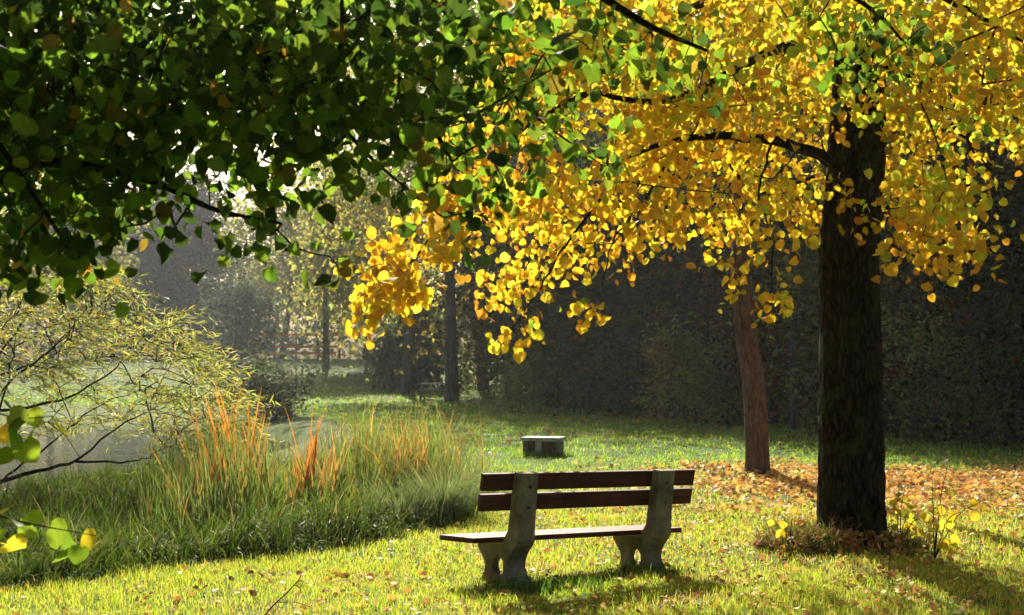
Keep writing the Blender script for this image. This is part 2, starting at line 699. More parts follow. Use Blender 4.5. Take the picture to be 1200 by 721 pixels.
# ------------------------------------------------------------------ trees
def lumpy_trunk(pts, radii, sides=28, n=60, lump=0.05, flare=None):
    path = smooth_path(pts, n)
    rr = np.interp(np.linspace(0, 1, n), np.linspace(0, 1, len(radii)), radii)
    ph = rng.uniform(0, 6.28, 6)
    mb = MB()
    vs, fs = [], []
    for i in range(n):
        t = i / (n - 1)
        for k in range(sides):
            a = 2 * math.pi * k / sides
            r = rr[i] * (1 + lump * (math.sin(3 * a + ph[0] + t * 4) * 0.5 + math.sin(7 * a + ph[1] + t * 9) * 0.5
                                     + 0.8 * math.sin(13 * a + ph[2] + 3 * math.sin(t * 20 + a)) * 0.4 + 0.5 * rng.standard_normal() * 0.5))
            if flare:
                r *= 1 + flare * math.exp(-t * n / 3.0) * (1 + 0.5 * math.sin(5 * a + ph[3]))
            vs.append((path[i][0] + r * math.cos(a), path[i][1] + r * math.sin(a), path[i][2]))
    for i in range(n - 1):
        for k in range(sides):
            k2 = (k + 1) % sides
            fs.append((i * sides + k, i * sides + k2, (i + 1) * sides + k2, (i + 1) * sides + k))
    fs.append(tuple((n - 1) * sides + k for k in range(sides)))
    mb.add(vs, fs)
    return mb


def grow(start_nodes, targets, r_tip=0.004, expo=0.5, arch=0.12, pen=0.25):
    """greedy branching: joins every target to the nearest node so far; returns chains of (points, radii)"""
    pos = [np.asarray(p, float) for p in start_nodes]
    par = [-1] * len(pos)
    dist0 = [0.0] * len(pos)
    root_c = np.mean(start_nodes, 0)
    order = np.argsort([np.linalg.norm(t - root_c) for t in targets])
    chains = []
    A = np.array(pos)
    D0 = np.array(dist0)
    for ti in order:
        t = targets[ti]
        d = np.linalg.norm(A - t, axis=1) + pen * D0
        j = int(np.argmin(d))
        a = A[j]
        L = np.linalg.norm(t - a)
        k = max(2, min(6, int(L / 0.25)))
        ch = [j]
        newp = []
        bend = rng.standard_normal(3) * 0.06 * L
        for s in range(1, k + 1):
            u = s / k
            p = a * (1 - u) + t * u
            p = p + (np.array([0, 0, arch * L]) + bend) * math.sin(math.pi * u)
            pos.append(p)
            par.append(ch[-1])
            ch.append(len(pos) - 1)
            newp.append(p)
        A = np.vstack([A, np.array(newp)])
        D0 = np.concatenate([D0, D0[j] + L * np.arange(1, k + 1) / k])
        chains.append(ch)
    cnt = np.zeros(len(pos))
    for ch in chains:
        cnt[ch[-1]] += 1
    for i in range(len(pos) - 1, -1, -1):
        if par[i] >= 0:
            cnt[par[i]] += cnt[i]
    rad = r_tip * np.maximum(cnt, 1) ** expo
    out = []
    for ch in chains:
        pts = [pos[i] for i in ch]
        rr = [rad[i] for i in ch]
        rr[0] = min(rr[0], rr[1] * 1.15)
        out.append((pts, rr))
    return out


def crown_tree(name, base, height, crown_c, crown_r, label, cat_, group=None, n=5000, card=0.3, pal=None, w=None,
               trunk_r=0.2, bark=None, hang=0.3, clumps=40, mat=None, shell=0.5, tmpl=None, trunk_top=0.8, lean=0.0, cone=False):
    """a whole background tree: tapered trunk, limbs and a clumped crown of leaf-sized faces"""
    base = np.asarray(base, float)
    root = thing(name, base, label, cat_, group)
    top = base + np.array([lean, 0, height * trunk_top])
    mid = 0.5 * (base + top) + np.array([rng.normal(0, 0.02 * height), 0, 0])
    tb = lumpy_trunk([base + np.array([0, 0, -0.1]), mid, top], [trunk_r, trunk_r * 0.75, trunk_r * 0.2], 12, 16, 0.05, 0.35)
    part('trunk', tb.mesh('trunk', bark or M_BARK3, True), root)
    cc = np.asarray(crown_c, float)
    cr = np.asarray(crown_r, float)
    u = rng.standard_normal((clumps, 3))
    u /= np.linalg.norm(u, axis=1, keepdims=True)
    rr = rng.uniform(0.15, 1, clumps) ** (shell)
    cp = cc + u * rr[:, None] * cr * rng.uniform(0.82, 1.12, (clumps, 1))
    nodes = [base + (top - base) * t for t in np.linspace(0.3, 1, 8)]
    tw = MB()
    for pts, ra in grow(nodes, list(cp), r_tip=trunk_r * 0.07, arch=0.1):
        tw.tube(pts, ra, 5)
    part('limbs', tw.mesh('limbs', bark or M_BARK3), root, 'stuff')
    per = rng.multinomial(n, rng.dirichlet(np.ones(clumps) * 3))
    P0, Cc = [], []
    pal = np.array(pal)
    w = np.array(w, float)
    for c, k in zip(cp, per):
        s = cr.mean() * rng.uniform(0.22, 0.40)
        q = rng.standard_normal((k, 3)) * np.array([s, s, s * 0.8]) * 0.75
        if hang > 0.8:
            q[:, 2] = -np.abs(rng.standard_normal(k)) * s * 1.3 + s * 0.4
        P0.append(c + q)
        main = rng.choice(len(pal), p=w / w.sum())
        ww = w / w.sum() * 0.5
        ww[main] += 0.5
        Cc.append(pick(pal, ww, k))
    P0 = np.concatenate(P0)
    Cc = np.concatenate(Cc)
    if cone:
        f = np.clip(1.35 * (1 - (P0[:, 2] - base[2]) / height), 0.04, 1.2)[:, None]
        P0[:, :2] = cc[:2] + (P0[:, :2] - cc[:2]) * f
    g = gh(P0[:, 0], P0[:, 1])
    ok = P0[:, 2] > g + 0.05
    P0, Cc = P0[ok], Cc[ok]
    m = len(P0)
    Rm = leaf_frames(m, hang, 0.8, 0.3)
    V, T, C = scatter(tmpl or CARD, P0, Rm, card * rng.uniform(0.6, 1.3, m), Cc)
    part('crown', tri_mesh('crown', V, T, C, mat or M_FAR), root, 'stuff')
    return root


# ---- palettes (transmitted leaf colours)
YEL = (0.96, 0.70, 0.04)
GOLD = (0.94, 0.55, 0.025)
ORG = (0.92, 0.44, 0.03)
LIME = (0.62, 0.66, 0.05)
GRN = (0.25, 0.39, 0.03)
DGRN = (0.07, 0.13, 0.018)

# ------------------------------------------------------------------ the yellow linden
TY = 13.1
tb0 = P(1000, 640, TY)
T_BASE = np.array([tb0[0], TY, float(gh(tb0[0], TY))])


def build_yellow_linden():
    root = thing('linden_tree', T_BASE, 'big linden with thick dark trunk and glowing yellow autumn crown right of the bench', 'tree')
    tp = [T_BASE + np.array([0, 0, -0.15]), P(999, 600, TY), P(998, 450, TY), P(996, 300, TY), P(1004, 180, TY), P(1008, 80, TY),
          P(1010, -60, TY), P(1014, -260, TY + .1), P(1020, -480, TY + .2)]
    mb = lumpy_trunk(tp, [0.315, 0.305, 0.285, 0.262, 0.262, 0.235, 0.19, 0.13, 0.05], 56, 170, 0.055, 0.42)
    part('trunk', mb.mesh('trunk', M_TRUNK, True), root)
    limbs = [
        ([(985, 200, 13.1), (955, 180, 12.9), (905, 165, 12.7), (850, 160, 12.5), (800, 163, 12.3), (745, 182, 12.0), (690, 205, 11.8)], 0.062, 0.010),
        ([(1000, 10, 13.1), (935, 45, 12.8), (888, 68, 12.6), (850, 87, 12.4), (770, 122, 12.0), (690, 108, 11.8), (645, 130, 11.6)], 0.055, 0.012),
        ([(1005, -70, 13.1), (900, -40, 12.6), (830, 0, 12.2), (795, 18, 12.0), (745, 48, 11.8), (670, 60, 11.6)], 0.055, 0.012),
        ([(1020, 70, 13.1), (1075, 95, 13.2), (1120, 150, 13.5), (1160, 200, 13.8)], 0.030, 0.008),
        ([(1020, 215, 13.1), (1050, 255, 13.4), (1085, 280, 13.8), (1120, 300, 14.0)], 0.025, 0.006),
        ([(1010, 150, 13.1), (990, 190, 14.2), (930, 215, 15.0), (850, 240, 15.6)], 0.040, 0.010),
        ([(1012, 30, 13.1), (1060, -20, 12.0), (1130, 10, 11.2), (1200, 50, 10.8)], 0.045, 0.010),
        ([(720, 190, 11.9), (700, 240, 11.7), (660, 290, 11.6), (630, 345, 11.5), (600, 385, 11.4)], 0.016, 0.004),
        ([(700, 105, 11.8), (600, 160, 11.4), (540, 230, 11.2), (480, 310, 11.0), (425, 350, 10.9)], 0.020, 0.004),
        ([(800, 163, 12.3), (765, 220, 12.2), (720, 280, 12.1), (705, 340, 12.0)], 0.014, 0.004),
        ([(905, 165, 12.7), (890, 225, 12.4), (905, 290, 12.3), (905, 350, 12.2)], 0.012, 0.004),
    ]
    nodes = []
    for pts, r0, r1 in limbs:
        path = smooth_path([P(*p) for p in pts], 22)
        path = [p + rng.normal(0, 0.008, 3) * (i > 0) for i, p in enumerate(path)]
        b = MB().tube(path, np.linspace(r0, r1, 22), 9, 0.12)
        part('branch', b.mesh('branch', M_BARK, True), root)
        nodes += path[3:]
    for z in np.linspace(4.5, 9.0, 12):
        nodes.append(T_BASE + np.array([0.1, 0, z]))
    # crown clumps
    bx = [395, 410, 440, 480, 520, 550, 565, 600, 640, 670, 700, 740, 790, 850, 890, 930, 955, 985, 1020, 1040, 1060, 1090, 1120, 1145, 1152, 1200, 1300]
    by = [330, 375, 385, 365, 320, 345, 405, 400, 385, 365, 350, 315, 310, 315, 335, 310, 270, 235, 245, 300, 330, 340, 345, 335, 240, 190, 180]
    tx = [395, 420, 470, 520, 560, 600]
    ty = [300, 285, 270, 200, 90, -60]
    cl = []
    while len(cl) < 450:
        px = rng.uniform(415, 1300)
        D = rng.uniform(10.4, 16.5)
        if px < 560:
            D = rng.uniform(10.4, 11.6)
        elif px < 700:
            D = rng.uniform(10.4, 14)
        if px < 590 and rng.random() < 0.70:
            continue
        yb = np.interp(px, bx, by) - (44 if 680 < px < 900 else 32)
        yt = np.interp(px, tx, ty) if px < 600 else -40
        if yb <= yt:
            continue
        py = rng.uniform(yt, yb)
        if py > yb - 100 and px > 520 and rng.random() < 0.42:
            continue
        q = P(px, py, D)
        if 935 < px < 1065 and D < 13.4 and py > 60 and rng.random() < 0.97:
            continue
        if 690 < px < 965 and D < 13.0 and abs(py - 175) < 45 and rng.random() < 0.85:
            continue
        if 640 < px < 965 and D < 13.0 and abs(py - (128 - (px - 640) * .25)) < 28 and rng.random() < 0.7:
            continue
        if px > 1135 and py > 160 and rng.random() < 0.97:
            continue
        cl.append(q)
    nreg = len(cl)
    for px, py, D in [(905, 342, 12.2), (902, 355, 12.2), (912, 335, 12.2), (862, 330, 12.2), (860, 345, 12.2), (605, 395, 11.4), (585, 400, 11.4), (622, 375, 11.4),
                      (700, 352, 12), (692, 362, 12), (440, 360, 10.9), (420, 362, 10.9), (470, 345, 11), (490, 330, 11), (455, 335, 11), (1005, 245, 12.6), (990, 215, 12.6), (975, 205, 12.6), (1010, 118, 12.5)]:
        cl.append(P(px + rng.normal(0, 5), py + rng.normal(0, 5), D + rng.normal(0, .1)))
    nvis = len(cl)
    # the crown goes on above the frame
    while len(cl) < nvis + 130:
        u = rng.standard_normal(3)
        u /= np.linalg.norm(u)
        q = T_BASE + np.array([-0.6, 0.3, 6.6]) + u * rng.uniform(0.2, 1) ** 0.5 * np.array([4.3, 3.6, 3.2])
        px, py, d = proj(q)
        if py > -45:
            continue
        cl.append(q)
    chains = grow(nodes, cl, r_tip=0.0035, expo=0.42, arch=0.05)
    tw = MB()
    for pts, ra in chains:
        tw.tube(pts, ra, 5, cap=False)
    part('twigs', tw.mesh('twigs', M_TWIG), root, 'stuff')
    Pn, Cn = [], []
    for i, c in enumerate(cl):
        vis = i < nvis
        k = int(rng.integers(36, 56)) if vis else int(rng.integers(18, 30))
        px, py, d = proj(c)
        sg = 0.55 if px < 575 else 1.0
        k = int(k * (0.5 if px < 575 else 1.0))
        if vis and i >= nreg:
            k, sg = 12, 0.42
        q = rng.standard_normal((k, 3)) * np.array([0.20, 0.20, 0.13]) * sg
        q[:, 2] -= 0.04
        if px > 1045 and py > 255:
            w = [2, 4, 5, 0.4, 0.1]
        elif py > 230:
            w = [5, 6, 1.6, 0.6, 0.1]
        elif px > 1040:
            w = [3, 4, 1, 3, 0.8]
        elif py < 110:
            w = [4, 3, 0.6, 3, 1.0]
        else:
            w = [4, 6, 1.6, 1.2, 0.2]
        w = np.array(w, float)
        m = rng.choice(5, p=w / w.sum())
        w = w / w.sum() * 0.55
        w[m] += 0.45
        Pn.append(c + q)
        Cn.append(pick([YEL, GOLD, ORG, LIME, GRN], w, k))
    Pn = np.concatenate(Pn)
    Cn = np.concatenate(Cn)
    n = len(Pn)
    Rm = leaf_frames(n, 0.75, 0.6, 0.35)
    size = np.clip(0.07 * np.exp(0.22 * rng.standard_normal(n)), .035, .10)
    singles(root, Pn, Rm, size, Cn, M_LEAF, 300)


def singles(root, Pn, Rm, size, Cn, mat, limit, bulk=None, bulkname='foliage'):
    """the leaves that show largest become leaf objects, the rest one part"""
    n = len(Pn)
    px, py, d = proj(Pn)
    vis = (px > 5) & (px < 1195) & (py > 5) & (py < 716) & (d > 1)
    face = np.abs(np.einsum('ni,ni->n', Rm[:, :, 2], -(Pn - np.array([0, 0, CAMZ])) / np.linalg.norm(Pn - np.array([0, 0, CAMZ]), axis=1)[:, None]))
    score = np.where(vis, size / d * (0.35 + face), -1)
    idx = np.argsort(-score)[:limit]
    idx = idx[score[idx] > 0]
    # a dozen shared leaf meshes, one per leaf colour
    K = 12
    cs = Cn[idx]
    order = np.argsort(cs[:, 0] - cs[:, 1])
    groups = np.array_split(order, K)
    for g in groups:
        if not len(g):
            continue
        c = cs[g].mean(0)
        cv = np.repeat(c[None], len(HEART[0]), 0) * rng.uniform(.7, 1.15, (len(HEART[0]), 1))
        cv[:3] *= 1.2                       # paler midrib
        me = tri_mesh('leaf', HEART[0], HEART[1], np.clip(cv, 0, .97), mat)
        for gi in g:
            i = idx[gi]
            wf = (random.uniform(.82, 1.1), 1.0, random.uniform(.3, 3.0))
            M = Matrix.Identity(4)
            for a in range(3):
                for b in range(3):
                    M[a][b] = Rm[i, a, b] * size[i] * wf[b]
                M[a][3] = Pn[i, a]
            part('leaf', me, root, M=M)
    keep = np.ones(n, bool)
    keep[idx] = False
    if keep.any():
        V, T, C = scatter(bulk or HEART_MID, Pn[keep], Rm[keep], size[keep], Cn[keep])
        part(bulkname, tri_mesh(bulkname, V, T, C, mat), root, 'stuff')


build_yellow_linden()

# ------------------------------------------------------------------ the dark green linden over the camera
def build_green_linden():
    base = np.array([-4.4, 5.0, float(gh(-4.4, 5.0))])
    root = thing('linden_tree', base, 'green linden in deep shade with leafy boughs hanging in from the upper left', 'tree')
    top = base + np.array([0.5, 0.3, 8.0])
    mb = lumpy_trunk([base + np.array([0, 0, -.15]), base + np.array([0.05, 0, 2]), base + np.array([0.2, 0.1, 5]), top], [0.3, 0.24, 0.18, 0.05], 24, 40, 0.04, 0.3)
    part('trunk', mb.mesh('trunk', M_BARK, True), root)
    limbs = [
        ([base + np.array([0.1, 0, 2.6]), P(-60, 150, 5.6), P(120, 80, 6.0), P(300, 70, 6.3), P(430, 60, 6.5), P(480, 115, 6.5), P(510, 155, 6.5), P(530, 190, 6.5)], 0.06, 0.006),
        ([base + np.array([0.12, 0, 3.0]), P(-50, -60, 5.5), P(200, -80, 6.0), P(450, -70, 6.6), P(650, -30, 7.0), P(760, 30, 7.2), P(830, 60, 7.2)], 0.06, 0.008),
        ([base + np.array([0.12, 0, 2.2]), P(-80, 220, 5.4), P(40, 190, 5.6), P(170, 210, 5.8), P(250, 245, 5.9), P(330, 262, 6.0)], 0.035, 0.005),
        ([P(300, 70, 6.3), P(380, 130, 6.2), P(440, 190, 6.2), P(500, 240, 6.2)], 0.016, 0.004),
        ([P(650, -30, 7.0), P(800, -60, 7.4), P(930, -40, 7.8), P(1020, 10, 8.0), P(1060, 50, 8.0)], 0.03, 0.006),
        ([P(450, -70, 6.6), P(560, 60, 7.0), P(620, 130, 7.2), P(700, 190, 7.4)], 0.014, 0.004),
        ([P(-50, 100, 5.5), P(20, 200, 5.2), P(60, 260, 5.1), P(85, 300, 5.0)], 0.014, 0.004),
    ]
    nodes = []
    for pts, r0, r1 in limbs:
        path = smooth_path(pts, 20)
        b = MB().tube(path, np.linspace(r0, r1, 20), 8, 0.1)
        part('branch', b.mesh('branch', M_BARK, True), root)
        nodes += path[2:]
    for z in np.linspace(3, 7.8, 10):
        nodes.append(base + np.array([0.2, 0.1, z]))
    bx = [-80, 0, 60, 95, 130, 160, 200, 235, 270, 310, 345, 375, 400, 440, 480, 520, 560, 585, 610, 640, 680]
    by = [300, 300, 310, 300, 255, 235, 225, 195, 200, 245, 255, 225, 190, 190, 215, 245, 240, 220, 160, 90, 40]
    cl = []
    while len(cl) < 370:
        px = rng.uniform(-80, 680)
        py = rng.uniform(-50, 310)
        yb = np.interp(px, bx, by)
        if py > yb:
            continue
        # thinner towards the right edge
        if px > 300 and rng.random() < (px - 280) / 400:
            continue
        if py > yb - 70 and rng.random() < 0.4:
            continue
        if py > 130 and rng.random() < 0.25:
            continue
        cl.append(P(px, py, rng.uniform(4.9, 7.8)))
    for px, py, D in [(85, 310, 5), (60, 285, 5), (20, 290, 5.2), (105, 290, 5), (320, 275, 6), (345, 290, 6), (385, 300, 6), (300, 280, 6), (405, 320, 6.1),
                      (470, 225, 6.2), (520, 255, 6.2), (555, 250, 6.3), (500, 195, 6.3), (590, 210, 6.5), (710, 195, 7.4), (690, 175, 7.4), (720, 160, 7.3), (665, 150, 7.2), (775, 65, 7.2), (745, 60, 7.2), (800, 75, 7.2), (840, 90, 7.3),
                      (1020, 30, 8), (1045, 50, 8), (1000, 45, 8), (1070, 70, 8), (1030, 75, 8), (1090, 60, 8.1), (960, 20, 8), (700, 30, 7), (730, 15, 7.1), (660, 45, 6.9), (620, 95, 6.9), (640, 140, 7), (690, 55, 7), (715, 80, 7.1), (755, 85, 7.2), (680, 105, 7), (790, 45, 7.2), (820, 100, 7.3), (610, 200, 6.8), (575, 235, 6.5), (540, 265, 6.3), (600, 130, 6.8), (560, 170, 6.5), (520, 220, 6.3), (985, 70, 8), (1060, 95, 8), (1085, 30, 8), (1040, 15, 8), (1010, 95, 8), (150, 265, 5.6), (180, 255, 5.6), (205, 265, 5.7), (190, 235, 5.6)]:
        cl.append(P(px, py, D))
    nvis = len(cl)
    while len(cl) < nvis + 560:                     # crown above the frame and over the viewer
        q = np.array([rng.uniform(-8.5, 4.5), rng.uniform(-5.0, 9.5), rng.uniform(2.6, 9.0)])
        e = (q - np.array([-2.5, 2.5, 5.4])) / np.array([6.2, 7.4, 3.7])
        if np.dot(e, e) > 1 or np.dot(e, e) < 0.05:
            continue
        px, py, d = proj(q)
        if d > 0.5 and -150 < px < 1350 and py > -60:
            continue
        if q[1] < 3 and q[2] < 3.4:
            continue
        if q[1] > 5.5 and q[0] > -2.0 and rng.random() < 0.7:
            continue
        cl.append(q)
    chains = grow(nodes, cl, r_tip=0.003, expo=0.42, arch=0.04)
    tw = MB()
    for pts, ra in chains:
        tw.tube(pts, ra, 5, cap=False)
    part('twigs', tw.mesh('twigs', M_TWIG), root, 'stuff')
    Pn, Cn = [], []
    for i, c in enumerate(cl):
        vis = i < nvis
        single_spray = i >= 370 and vis
        k = int(rng.integers(15, 26)) if not single_spray else (int(rng.integers(9, 15)) if proj(c)[0] > 560 else int(rng.integers(5, 9)))
        if not vis:
            k = 24
        s = 1.0 if vis else 1.9
        if single_spray:
            s = 0.5
        q = rng.standard_normal((k, 3)) * np.array([0.17, 0.17, 0.12]) * s
        px, py, d = proj(c)
        w = [1.0, 1.6, 0.25, 0.02] if px < 560 else [1.0, 0.8, 0.8, 0.2]
        w = np.array(w)
        if rng.random() < 0.03:
            w = np.array([0.5, 0.5, 0.8, 1.0])
        Pn.append(c + q)
        Cn.append(pick([(0.20, 0.34, 0.025), DGRN, (0.34, 0.44, 0.03), (0.6, 0.36, 0.04)], w, k))
    Pn = np.concatenate(Pn)
    Cn = np.concatenate(Cn)
    n = len(Pn)
    Rm = leaf_frames(n, 0.75, 0.6, 0.35)
    size = np.clip(0.061 * np.exp(0.22 * rng.standard_normal(n)), .032, .078)
    far = proj(Pn)[1] < -120
    size = np.where(far, size * 2.1, size)
    # nothing right in front of the lens
    ok = np.linalg.norm(Pn - np.array([0, 0, CAMZ]), axis=1) > 1.2
    singles(root, Pn[ok], Rm[ok], size[ok], Cn[ok], M_LEAFG, 300)


build_green_linden()


def shoot(name, base, stems, leaves, label, cat_, size, pal, w, mat=None, group=None, bark=None):
    """a small shoot: thin stems and every leaf a part"""
    root = thing(name, base, label, cat_, group)
    for pts, r0, r1 in stems:
        path = smooth_path(pts, 12)
        part('stem', MB().tube(path, np.linspace(r0, r1, 12), 6).mesh('stem', bark or M_TWIG, True), root)
    pos = np.array([l[:3] for l in leaves], float)
    n = len(pos)
    Rm = leaf_frames(n, 0.5, 0.8, 0.5)
    sz = size * rng.uniform(0.75, 1.2, n)
    col = pick(pal, w, n)
    for i in range(n):
        me = tri_mesh('leaf', HEART[0], HEART[1], np.repeat(col[i][None], len(HEART[0]), 0), mat or M_LEAF)
        M = Matrix.Identity(4)
        for a in range(3):
            for b in range(3):
                M[a][b] = Rm[i, a, b] * sz[i]
            M[a][3] = pos[i, a]
        part('leaf', me, root, M=M)
    return root


# sapling standing just outside the left edge, its leaves reaching into the frame
sb = np.array([-2.35, 4.9, float(gh(-2.35, 4.9))])
shoot('linden_sapling', sb,
      [([sb, P(-120, 560, 4.9), P(-60, 440, 4.9), P(-30, 340, 4.9)], 0.012, 0.004),
       ([P(-95, 500, 4.9), P(-30, 480, 4.9), P(20, 490, 4.85), P(62, 488, 4.8)], 0.005, 0.0015),
       ([P(-125, 620, 4.9), P(-40, 600, 4.85), P(40, 615, 4.8), P(112, 628, 4.8)], 0.005, 0.0015)],
      [tuple(P(px, py, 4.8 + 0.02 * i % 0.2)) for i, (px, py) in enumerate([(10, 485), (28, 488), (18, 505), (40, 500), (25, 520), (62, 488), (2, 500), (0, 525), (8, 470), (35, 480),
                                                     (5, 600), (20, 610), (0, 620), (30, 605), (58, 618), (85, 632), (112, 630), (82, 650), (6, 638), (38, 616), (95, 640)])],
      'young linden at the left edge with a few green and yellow leaves by the bank', 'sapling', 0.085,
      [GRN, (0.3, 0.4, 0.03), YEL], [2.2, 1, 1.3])

# ------------------------------------------------------------------ second tree (reddish bark) behind the linden
def build_second_tree():
    D = 21.8
    b = P(888, 557, D)
    base = np.array([b[0], D, float(gh(b[0], D))])
    root = thing('slender_tree', base, 'slender leaning tree with reddish brown bark standing in the fallen leaves', 'tree')
    tp = [base + np.array([0, 0, -.1]), P(887, 520, D), P(883, 450, D), P(874, 390, D), P(869, 320, D), P(870, 250, D), P(868, 150, D), P(874, 0, D), P(880, -150, D)]
    mb = lumpy_trunk(tp, [0.185, 0.175, 0.17, 0.16, 0.15, 0.14, 0.12, 0.09, 0.04], 24, 70, 0.04, 0.25)
    part('trunk', mb.mesh('trunk', M_BARK2, True), root)
    cl = []
    while len(cl) < 70:
        u = rng.standard_normal(3)
        u /= np.linalg.norm(u)
        q = base + np.array([-0.2, 0, 7.4]) + u * rng.uniform(0.1, 1) ** .5 * np.array([2.8, 2.4, 2.3])
        cl.append(q)
    tw = MB()
    for pts, ra in grow([np.asarray(p) for p in tp[5:]], cl, r_tip=0.006, expo=0.45):
        tw.tube(pts, ra, 5, cap=False)
    part('limbs', tw.mesh('limbs', M_BARK2), root, 'stuff')
    Pn = np.concatenate([c + rng.standard_normal((26, 3)) * np.array([.3, .3, .22]) for c in cl])
    n = len(Pn)
    V, T, C = scatter(HEART_LO, Pn, leaf_frames(n, .6, .7, .3), rng.uniform(.08, .12, n), pick([YEL, GOLD, ORG, LIME], [4, 4, 2, 1], n))
    part('crown', tri_mesh('crown', V, T, C, M_LEAF), root, 'stuff')


build_second_tree()

# ------------------------------------------------------------------ the bench
def build_bench():
    th = R(35)
    o = P(615, 688, 10.66)
    z0 = float(gh(o[0], 10.66)) - 0.02
    loc = Vector((o[0], 10.66, z0))
    root = thing('park_bench', loc, 'park bench with red-brown planks on two concrete legs facing the pond', 'bench')
    Rz = Matrix.Rotation(th, 4, 'Z')
    tilt = Matrix.Rotation(R(1.5), 4, 'Y')
    W = Matrix.Translation(loc) @ Rz @ tilt      # local: x along bench, y forward (seat side), z up

    def finish(mb, name, mat, bev=0.006, seg=2, parent=root):
        me = mb.mesh(name, mat)
        ob = bpy.data.objects.new(name, me)
        ob.parent = parent
        if parent is root:
            ob.matrix_local = Rz @ tilt
        link(ob)
        if bev:
            bm = bmesh.new()
            bm.from_mesh(me)
            bmesh.ops.remove_doubles(bm, verts=bm.verts, dist=1e-5)
            bmesh.ops.recalc_face_normals(bm, faces=bm.faces)
            ed = [e for e in bm.edges if len(e.link_faces) == 2 and e.calc_face_angle(0) > 0.6]
            bmesh.ops.bevel(bm, geom=ed, offset=bev, segments=seg, profile=0.6, affect='EDGES', clamp_overlap=True)
            bm.to_mesh(me)
            bm.free()
        return ob

    def extrude(profile, x0, x1, hole=None):
        loops = [profile] + ([hole] if hole else [])
        tess = tessellate_polygon([[Vector((p[0], p[1], 0)) for p in l] for l in loops])
        flat = [p for l in loops for p in l]
        n = len(flat)
        vs = [(x0, p[0], p[1]) for p in flat] + [(x1, p[0], p[1]) for p in flat]
        fs = [tuple(t) for t in tess] + [tuple(n + i for i in reversed(t)) for t in tess]
        off = 0
        for l in loops:
            m = len(l)
            for i in range(m):
                j = (i + 1) % m
                fs.append((off + i, off + j, n + off + j, n + off + i))
            off += m
        return MB().add(vs, fs)

    post = [(-0.03, 0.0), (0.0, 0.045), (0.075, 0.10), (0.115, 0.16), (0.11, 0.22), (0.07, 0.285), (0.02, 0.335), (0.0, 0.37), (0.0, 0.50),
            (-0.035, 0.875), (0.045, 0.885), (0.085, 0.68), (0.12, 0.44), (0.175, 0.37), (0.175, 0.0)]
    post_ext = post
    panel = [(0.16, 0.002), (0.16, 0.327), (0.60, 0.309), (0.60, 0.28), (0.56, 0.235), (0.51, 0.185), (0.49, 0.14), (0.50, 0.09), (0.54, 0.04), (0.60, 0.002)]
    hole = [(0.315 + 0.078 * math.cos(a), 0.155 + 0.07 * math.sin(a)) for a in np.linspace(0, 2 * math.pi, 20, endpoint=False)]
    for sx in (0.0, 1.353):
        leg = finish(extrude(post_ext, sx - 0.085, sx + 0.085), 'leg', M_CONC, 0.007)
        pn = bpy.data.objects.new('leg_panel', extrude(panel, sx - 0.03, sx + 0.03, hole).mesh('leg_panel', M_CONC))
        pn.parent = leg
        link(pn)
        cp = MB()
        cp.add([(sx + dx, y, z) for y, za, zb in ((0.177, 0.330, 0.348), (0.61, 0.312, 0.330)) for z in (za, zb) for dx in (-0.075, 0.075)],
               [(0, 1, 3, 2), (4, 6, 7, 5), (0, 4, 5, 1), (2, 3, 7, 6), (0, 2, 6, 4), (1, 5, 7, 3)])
        c = bpy.data.objects.new('seat_bearer', cp.mesh('seat_bearer', M_PALE))
        c.parent = leg
        link(c)
        for z in (0.62, 0.775):
            bo = MB()
            bo.tube([(sx, -0.022 - (z - 0.62) * 0.1, z), (sx, -0.036 - (z - 0.62) * 0.1, z)], [0.013, 0.013], 8)
            bb = bpy.data.objects.new('bolt', bo.mesh('bolt', M_BARK3))
            bb.parent = leg
            link(bb)
    # back planks fixed on the seat side of the posts, leaning with them
    for z0_, z1_, y_ in ((0.590, 0.718, 0.106), (0.742, 0.872, 0.076)):
        mb = MB()
        A = Matrix.Translation(Vector((0, y_, z0_))) @ Matrix.Rotation(R(10), 4, 'X')
        mb.box((-0.35, 0, 0), (1.735, 0.042, z1_ - z0_), A)
        finish(mb, 'back_plank', M_WOOD, 0.006)
    for y0, y1 in ((0.178, 0.325), (0.34, 0.487), (0.502, 0.65)):
        mb = MB()
        A = Matrix.Translation(Vector((0, y0, 0.350 - (y0 - 0.178) * 0.04))) @ Matrix.Rotation(math.atan(-0.04), 4, 'X')
        mb.box((-0.35, 0, 0), (1.71, y1 - y0, 0.04), A)
        finish(mb, 'seat_plank', M_WOOD, 0.006)


build_bench()

# ------------------------------------------------------------------ low slab bench on the far lawn
def build_low_bench():
    D = 26.2
    b = P(637, 535, D)
    z = float(gh(b[0], D))
    root = thing('low_bench', (b[0], D, z), 'small low bench with pale flat top standing alone on the shaded lawn', 'bench')
    Mx = Matrix.Translation((b[0], D, z)) @ Matrix.Rotation(R(-14), 4, 'Z')
    part('top_slab', MB().box((-0.37, -0.28, 0.275), (0.36, 0.28, 0.335), Mx).mesh('top_slab', M_STONE), root)
    part('leg', MB().box((-0.34, -0.22, -0.05), (-0.27, 0.22, 0.275), Mx).mesh('leg', M_GWOOD), root)
    part('leg', MB().box((0.27, -0.22, -0.05), (0.33, 0.22, 0.275), Mx).mesh('leg', M_GWOOD), root)
    part('leg', MB().box((-0.10, -0.25, -0.05), (0.01, -0.18, 0.275), Mx).mesh('leg', M_STONE), root, label='pale front post')
    part('side_board', MB().box((0.01, -0.20, -0.02), (0.27, -0.16, 0.265), Mx).mesh('side_board', M_BARK2), root)
    part('side_board', MB().box((-0.27, -0.17, -0.02), (-0.10, -0.13, 0.265), Mx).mesh('side_board', M_BARK2), root)


build_low_bench()


